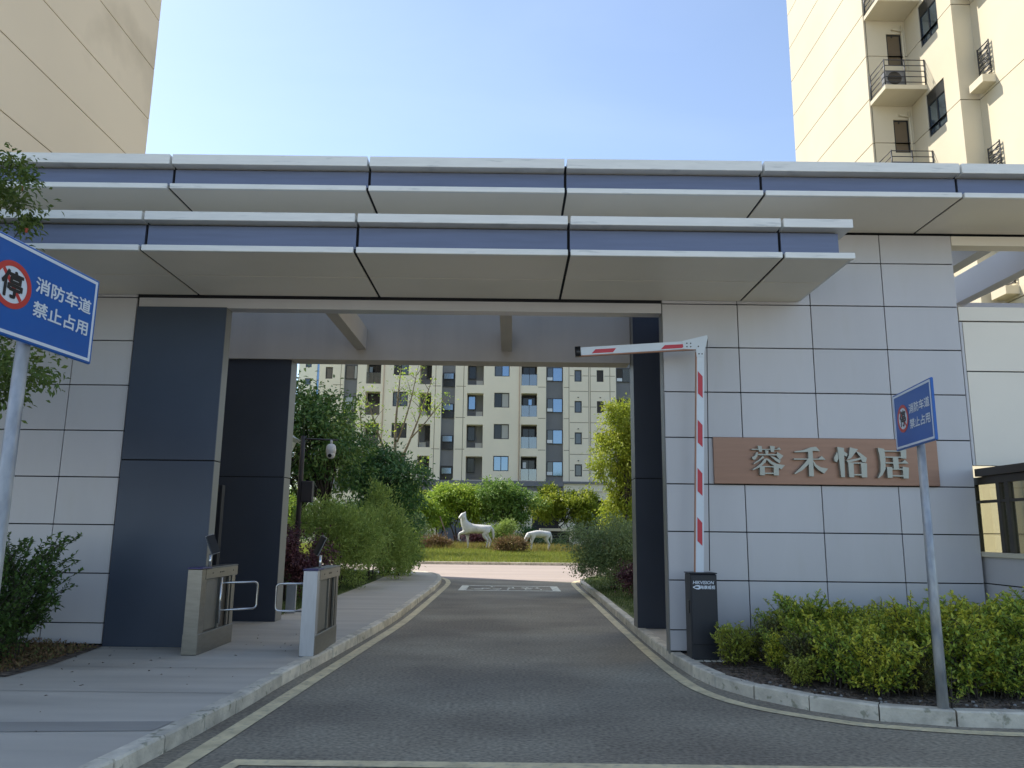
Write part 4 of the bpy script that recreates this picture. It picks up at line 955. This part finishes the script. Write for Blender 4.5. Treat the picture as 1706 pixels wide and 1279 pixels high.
tree('dark_shrub','low dark green bush closing the end of the left verge','shrub',(-3.75,26.8,.1),
     [(-3.9,27,.9,.75,.7,.8),(-3.55,27.2,.6,.45,.4,.5)],120,34,.24,.09,.04,'leaf_mid',r0=.02,forks=4,nbr=30,fill=.6)
tree('purple_shrub','dark purple leaved bush behind the turnstile at the rear pier','shrub',(-4.75,17.0,.1),
     [(-4.8,17.0,.95,.75,.65,.75),(-4.3,17.3,.75,.5,.5,.6),(-5.3,17.2,1.1,.7,.6,.75)],230,34,.2,.06,.032,'leaf_purple',r0=.02,forks=5,nbr=40,fill=.6)
tree('yellow_shrub','yellow green bush lit by the sun at the left end of the lawn','shrub',(-6.4,41.5,.2),
     [(-6.5,41.5,1.4,1.1,1.0,1.0),(-5.7,41.2,1.0,.8,.8,.8),(-7.6,42,1.5,1.2,1,1.2)],180,34,.33,.16,.05,'leaf_lime',r0=.03,forks=4,nbr=40,fill=.6)
tree('hedge_bush','pale green tree standing far behind the dense round tree','tree',(-13.0,36,.1),
     [(-13,36,3.0,1.8,1.5,2.0),(-11.2,36.5,2.4,1.4,1.2,1.6),(-15,36,2.2,1.8,1.5,1.7)],160,34,.45,.2,.07,'leaf_lime',r0=.07,forks=3,nbr=30,fill=.6)
tree('round_bush','rounded grey green bush on the right verge by the kerb','shrub',(2.75,21.3,.1),
     [(2.65,21.3,1.15,1.05,1.0,.98),(3.3,21.9,1.0,.9,.9,.9),(2.3,21.0,.75,.62,.7,.5)],380,40,.21,.06,.026,'leaf_greygreen',r0=.025,forks=6,nbr=70,fill=.45,droop=-.2)
tree('purple_shrub','small purple leaved bush at the foot of the right charcoal pier','shrub',(3.05,19.0,.1),
     [(3.05,19.0,.5,.42,.4,.42)],60,34,.16,.05,.03,'leaf_purple',r0=.014,forks=4,nbr=20,fill=.6)
tree('bamboo_clump','tall yellow green sunlit tree beside the right charcoal pier','tree',(6.6,43.0,.1),
     [(6.2,43,7.6,1.2,1.1,1.3),(5.7,42.7,5.5,1.35,1.2,1.4),(6.6,43.2,3.8,1.2,1.2,1.5),(7.6,43.4,6.0,1.5,1.2,2.0),(6.0,42.8,2.3,1.0,1.0,1.1)],330,36,.4,.22,.06,'leaf_yellow',r0=.09,forks=3,nbr=50,fill=.5)
# bare young tree with few leaves
def sparse_tree(label, base, H, tips, r0, leaf, nl, cl):
    root=thing('young_tree',label,'tree',base); m=MB(); P=[]
    for (x0,z0,x1,z1,y,r) in tips:
        a=Vector((x0,0,z0)); b=Vector((x1,y,z1)); pts=[a.lerp(b,k)+Vector((.12*math.sin(k*4)*(1 if x1>x0 else -1),0,.1*math.sin(k*3.1))) for k in (0,.25,.5,.75,1)]
        m.tube(pts,[r,r*.8,r*.6,r*.42,r*.18],7)
        if z1>4:
            for k in range(cl): P.append(np.array(a.lerp(b,random.uniform(.45,1.02)))+rng.normal(size=3)*.28)
            for k in range(4):
                s=a.lerp(b,random.uniform(.45,.9)); e=s+Vector((random.uniform(-.8,.8),random.uniform(-.5,.5),random.uniform(.2,.9))); m.tube([s,s.lerp(e,.5)+Vector((0,0,.06)),e],[.025,.016,.006],5); P.append(np.array(e))
    m.build('trunk','bark_light',root); P=np.array(P); n=len(P)*nl
    pos=np.repeat(P,nl,0)+rng.normal(size=(n,3))*.2; nr=unit(n)*.7+np.array([0,0,.7]); link_mesh('crown',leaf_mesh('crown',pos,nr,unit(n),.2*(.6+.6*rng.random(n)),.10*(.6+.6*rng.random(n)),rng.random(n),leaf),None,root)
sparse_tree('tall thin tree with bare forked stems in front of the apartment block',(-6.9,46,.2),10,
  [(0,-.2,.15,4.9,0,.16),(.15,4.3,.1,11.0,.1,.12),(.15,4.8,2.2,10.6,.5,.09),(.1,4.6,-1.9,9.4,-.4,.09),(-.2,4.0,-1.6,6.2,.3,.08),(-1.55,5.6,-2.3,8.9,.2,.07),(1.0,6.8,3.0,9.3,.3,.05),(.15,6.5,1.4,11.2,-.3,.06),(0.1,4.2,1.35,4.9,.4,.05),(-1.6,6.2,-3.7,8.0,.2,.05)],.16,'leaf_lime',9,9)
lawn_trees=[('small rounded tree with grey bark in front of the porch',(-7.2,58,.45),[(-7.2,58,3.3,1.3,1.2,1.2),(-6.2,58.2,2.7,1.1,1,1.0)],'leaf_lime'),
 ('light green tree directly behind the standing horse statue',(-4.0,60,.5),[(-4.2,60,4.0,1.6,1.4,1.1),(-2.9,60,3.3,1.4,1.3,1.2)],'leaf_lime'),
 ('broad mid green tree between the two horse statues',(-.3,59,.45),[(-.9,59,4.1,1.6,1.4,1.5),(.5,59,3.9,1.6,1.4,1.4),(-.3,59,2.7,1.8,1.4,1.0)],'leaf_mid'),
 ('yellow green tree above the utility shed',(4.2,62,.4),[(3.4,62,3.8,1.8,1.4,1.1),(5.4,62,3.4,1.8,1.4,1.3),(2.4,61,3.2,1.0,1,.9)],'leaf_yellow'),
 ('dark tree in the gap left of the standing horse statue',(-5.8,63,.5),[(-5.8,63,3.1,1.4,1.2,1.3)],'leaf_mid')]
for l,b,lo,lf in lawn_trees: tree('lawn_tree',l,'tree',b,lo,170,36,.45,.24,.085,lf,r0=.07,forks=3,fork_z=.3,nbr=34,fill=.6,group='small trees on the far lawn')
bush=[('loose grey green bush beside the standing horse statue',(-.5,53.5,.5),[(-.5,53.5,1.3,1.0,.9,.9)],'leaf_feather',90),('reddish brown low bush between the horse statues',(-.15,47.5,.45),[(-.15,47.5,.75,1.0,.7,.5)],'rust_plant',70),
 ('thin twiggy grey bush under the small rounded tree',(-6.3,54,.45),[(-6.3,54,1.5,.9,.8,1.1)],'leaf_greygreen',60),('dark low shrub behind the grazing horse statue',(1.0,57,.4),[(1.0,57,1.0,1.3,.8,.7),(3,57.6,.6,1.2,.6,.35)],'leaf_dark',110),
 ('low brownish shrub left of the standing horse statue',(-4.6,50,.5),[(-4.6,50,.8,1.1,.8,.35)],'rust_plant',60),
 ('dark shrub under the belly of the standing horse statue',(-2.2,56,.5),[(-2.2,56,.9,1.4,.7,.6)],'leaf_purple',80)]
for l,b,lo,lf,nc in bush: tree('lawn_shrub',l,'shrub',b,lo,nc,34,.3,.16,.04,lf,r0=.02,forks=5,nbr=30,fill=.7,droop=-.4,group='shrubs on the far lawn')
for l,a,b in (('leaning wooden stake propping the small tree left of the horses',(-5.2,49.5,.42),(-7.1,50,3.0)),('thin pale stake behind the twiggy bush',(-4.3,57,.5),(-5.1,57.3,2.6))):
    o=MB().tube([(0,0,0),tuple(np.array(b)-np.array(a))],[.075,.055] if 'wooden' in l else [.05,.04],8).build('tree_stake','stake',None,a); tag(o,l,'stake')
# trees flanking the block (fill)
for i,(x,y,h,lf,l) in enumerate(((-17,60,4.5,'leaf_mid','mid green tree left of the far lawn behind the round tree'),(-11.2,57,3.8,'leaf_dark','dark tree left of the entrance porch'),(9.5,60,4.5,'leaf_lime','lime tree at the right end of the far lawn'),(13,56,5,'leaf_mid','mid green tree far right beyond the lawn'))):
    tree('lawn_tree',l,'tree',(x,y,.4),[(x,y,h*.62,1.9,1.6,h*.34),(x+1.2,y,h*.5,1.5,1.3,h*.3)],120,30,.5,.28,.1,lf,r0=.09,nbr=24,fill=.6,group='small trees on the far lawn')

# near tree at left (branches reach into frame)
tree('pomegranate_tree','leafy tree with small red flowers reaching in behind the near sign at the left edge','tree',(-5.9,7.0,.11),
     [(-5.12,6.6,4.5,.85,.8,.62),(-5.7,7.0,3.9,1.1,1.0,.9),(-4.68,6.7,2.95,.62,.6,.45),(-5.4,7.0,2.75,.8,.8,.6),(-6.9,6.3,4.9,1.5,1.9,1.5),(-7.2,7.4,3.3,1.5,1.5,1.4)],430,64,.14,.062,.024,'leaf_pomegranate',r0=.06,forks=3,fork_z=.3,nbr=80,fill=.5)  # last two lobes are out of view, enlarged to shade the left wall
root=bpy.data.objects[-1] if False else [o for o in C.objects if o.name.startswith('pomegranate_tree')][0]
m=MB()
for k in range(16):
    u=unit(1)[0]; c=random.choice([(.78,-.4,4.39,.72,.65,.48),(1.05,-.3,2.84,.5,.48,.33)]); p=(c[0]+u[0]*c[3],c[1]+u[1]*c[4],c[2]+u[2]*c[5]-.1)
    m.lathe([(0,-.02),(.014,-.008),(.010,.012),(.020,.024),(0,.018)],p,6)
m.build('flowers','flower_red',root)['kind']='stuff'

# left shrub
def put_shrub(name,label,cat,loc,fol,st,rz=0,group=None,sc=1.):
    t=thing(name,label,cat,loc,rz,group); t.scale=(sc,sc,sc); link_mesh('foliage',fol,None,t); link_mesh('stem',st,None,t); return t
f,s=stem_shrub_meshes(1.35,.55,34,'leaf_shrub',.06,.034,dens=58,lean=(.12,-.05),twigs=7); put_shrub('leafy_shrub','dark green shrub with long arching shoots beside the near left sign pole','shrub',(-5.75,9.1,.12),f,s)
f,s=stem_shrub_meshes(.95,.5,24,'leaf_shrub',.055,.03,dens=58,lean=(-.05,-.1),twigs=6); put_shrub('leafy_shrub','lower dark shrub in front of the arching shrub at the left edge','shrub',(-5.55,8.55,.12),f,s)
f,s=stem_shrub_meshes(1.0,.6,22,'leaf_shrub',.055,.03,dens=54,twigs=6); put_shrub('leafy_shrub','dark shrub against the left gate wall at the picture edge','shrub',(-6.7,9.3,.12),f,s)
pp=rng.random((5200,2)); X=-6.6+1.45*pp[:,0]; Y=8.5+1.75*pp[:,1]; keep=(X+ (10.4-Y)*.0< -5.12-.15*rng.random(len(X)))
P=np.stack([X,Y,np.full(len(X),.124)+rng.random(len(X))*.10*np.clip((-5.0-X)/.8,0,1)],1)[keep]; n=len(P)
o=link_mesh('ground_cover',leaf_mesh('ground_cover',P,unit(n)*.6+np.array([0,0,.8]),unit(n)+np.array([0,0,.5]),.045,.02,rng.random(n),'rust_plant')); tag(o,'brown dry ground cover under the left shrub','ground cover',kind='stuff')

# hedge in the right bed
variants=[]
for i in range(6):
    lf=['leaf_hedge','leaf_hedge','leaf_hedge','leaf_hedge_bronze','leaf_hedge_yellow','leaf_hedge'][i]
    variants.append(stem_shrub_meshes([.74,.78,.68,.66,.52,.80][i],[.38,.40,.38,.32,.27,.36][i],[19,20,18,15,12,20][i],lf,.056,.027,dens=[78,80,78,54,70,82][i],twigs=11,yellow_top=.9))
spots=[]
def kerb_y(x): 
    xs=[2.1,2.45,2.86,3.36,4.0,4.5,9]; ys=[9.2,8.25,7.72,7.34,7.16,7.13,7.2]; return float(np.interp(x,xs,ys))
for r,yy in enumerate((9.95,9.5,9.05,8.65,8.25,7.9)):
    x=2.95+.2*(r%2)
    while x<7.4:
        y=yy+random.uniform(-.09,.09)
        if y>kerb_y(x)+.50 and not (x>6.0 and y>9.0) : spots.append((x+random.uniform(-.08,.08),y,r))
        x+=.42
ORD=['first','second','third','fourth','fifth','sixth','seventh','eighth','ninth','tenth','eleventh','twelfth','thirteenth']; ROWS=['row against the wall','second row from the wall','third row from the wall','third row from the kerb','second row from the kerb','row along the kerb']; cnt={}
for i,(x,y,r) in enumerate(spots):
    front = y<kerb_y(x)+.95
    if x<3.3: v=random.choice([3,4,4]) if front or x<3.0 else random.choice([0,3])
    elif front: v=random.choice([0,2,3,4,0,2,5])
    else: v=random.choice([0,1,5,2,5,1])
    f,s=variants[v]; sc=random.uniform(.74,1.08)*(.74 if x<3.1 else .88 if x<4 else .97)
    if v==4: l='yellow leaved low shrub at the front of the right hedge bed'
    elif v==3: l='bronze tinged thin shrub in the right hedge bed'
    else: l='green shrub in the dense hedge along the name board wall'
    cnt[r]=cnt.get(r,0)+1; l=('yellow leaved' if v==4 else 'bronze tinged' if v==3 else 'green')+' hedge shrub, %s from the barrier in the %s'%(ORD[cnt[r]-1],ROWS[r])
    put_shrub('hedge_shrub',l,'shrub',(x,y,.11),f,s,random.uniform(0,6.28),'hedge shrubs in the right bed',sc)
f,s=variants[4]; put_shrub('hedge_shrub','small yellow leaved shrub growing in front of the barrier cabinet','shrub',(2.62,9.52,.11),f,s,1.2,None,.85)
f,s=stem_shrub_meshes(.34,.09,3,'leaf_hedge_yellow',.045,.022,dens=60,twigs=2); put_shrub('hedge_shrub','tiny yellow shoot beside the foot of the right sign pole','shrub',(3.92,7.30,.11),f,s,0,None,1.)
# litter in bed, grass
n=9000; X=2.3+5.5*rng.random(n); Y=7.2+3.1*rng.random(n); ky=np.interp(X,[2.1,2.45,2.86,3.36,4.0,4.5,9],[9.2,8.25,7.72,7.34,7.16,7.13,7.2]); k=Y>ky+.14
P=np.stack([X,Y,np.full(n,.114)+.006*rng.random(n)],1)[k]; n=len(P); u=unit(n); u[:,2]*=.25
o=link_mesh('leaf_litter',leaf_mesh('leaf_litter',P,unit(n)*.35+np.array([0,0,1]),u,.04*(.5+rng.random(n)),.018,rng.random(n),'litter')); tag(o,'dry brown leaf litter over the soil of the right bed','leaf litter',kind='stuff')
m=MB()
for k in range(70):
    x=random.uniform(2.4,7); y=kerb_y(x)+random.uniform(.16,.5); r=random.uniform(.006,.022)
    if 3.7<x<3.97 and y<7.5: continue
    m.lathe([(0,-r*.4),(r*.9,-r*.2),(r,.2*r),(r*.6,r*.6),(0,r*.75)],(x,y,.118),6)
o=m.build('pebbles','stone'); tag(o,'scattered pebbles and clods along the kerb of the right bed','pebbles',kind='stuff')
n=70; X=-5.2+3.2*rng.random(n); Y=5.8+6*rng.random(n); k=X< -2.75; P=np.stack([X,Y,np.full(n,.124)],1)[k]; n=len(P); u=unit(n); u[:,2]*=.2
o=link_mesh('fallen_leaves',leaf_mesh('fallen_leaves',P,unit(n)*.4+np.array([0,0,1]),u,.035*(.5+rng.random(n)),.018,rng.random(n),'litter')); tag(o,'few dry fallen leaves on the left footpath','fallen leaves',kind='stuff')
def area(n,x0,x1,y0,y1,f=None):
    X=x0+(x1-x0)*rng.random(n); Y=y0+(y1-y0)*rng.random(n); 
    if f is not None: k=f(X,Y); X=X[k];Y=Y[k]
    return X,Y
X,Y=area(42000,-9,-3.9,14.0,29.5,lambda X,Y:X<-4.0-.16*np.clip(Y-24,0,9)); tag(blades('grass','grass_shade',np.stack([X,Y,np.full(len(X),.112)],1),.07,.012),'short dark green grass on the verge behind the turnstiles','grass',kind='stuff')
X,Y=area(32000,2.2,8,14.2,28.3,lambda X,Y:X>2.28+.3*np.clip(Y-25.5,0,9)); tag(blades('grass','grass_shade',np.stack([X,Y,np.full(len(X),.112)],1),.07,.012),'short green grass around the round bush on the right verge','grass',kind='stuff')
X,Y=area(90000,-14,11,39.0,58); Z=np.array([lawn_z(a,b) for a,b in zip(X,Y)]); tag(blades('grass','grass',np.stack([X,Y,Z-.01],1),.16,.03),'sunlit grass of the far lawn around the horse statues','grass',kind='stuff')
X,Y=area(16000,-5.0,7,48.5,58); Z=np.array([lawn_z(a,b) for a,b in zip(X,Y)]); tag(blades('tall_grass','tall_grass',np.stack([X,Y,Z-.01],1),.34,.03),'taller reddish grass behind the horse statues','grass',kind='stuff')
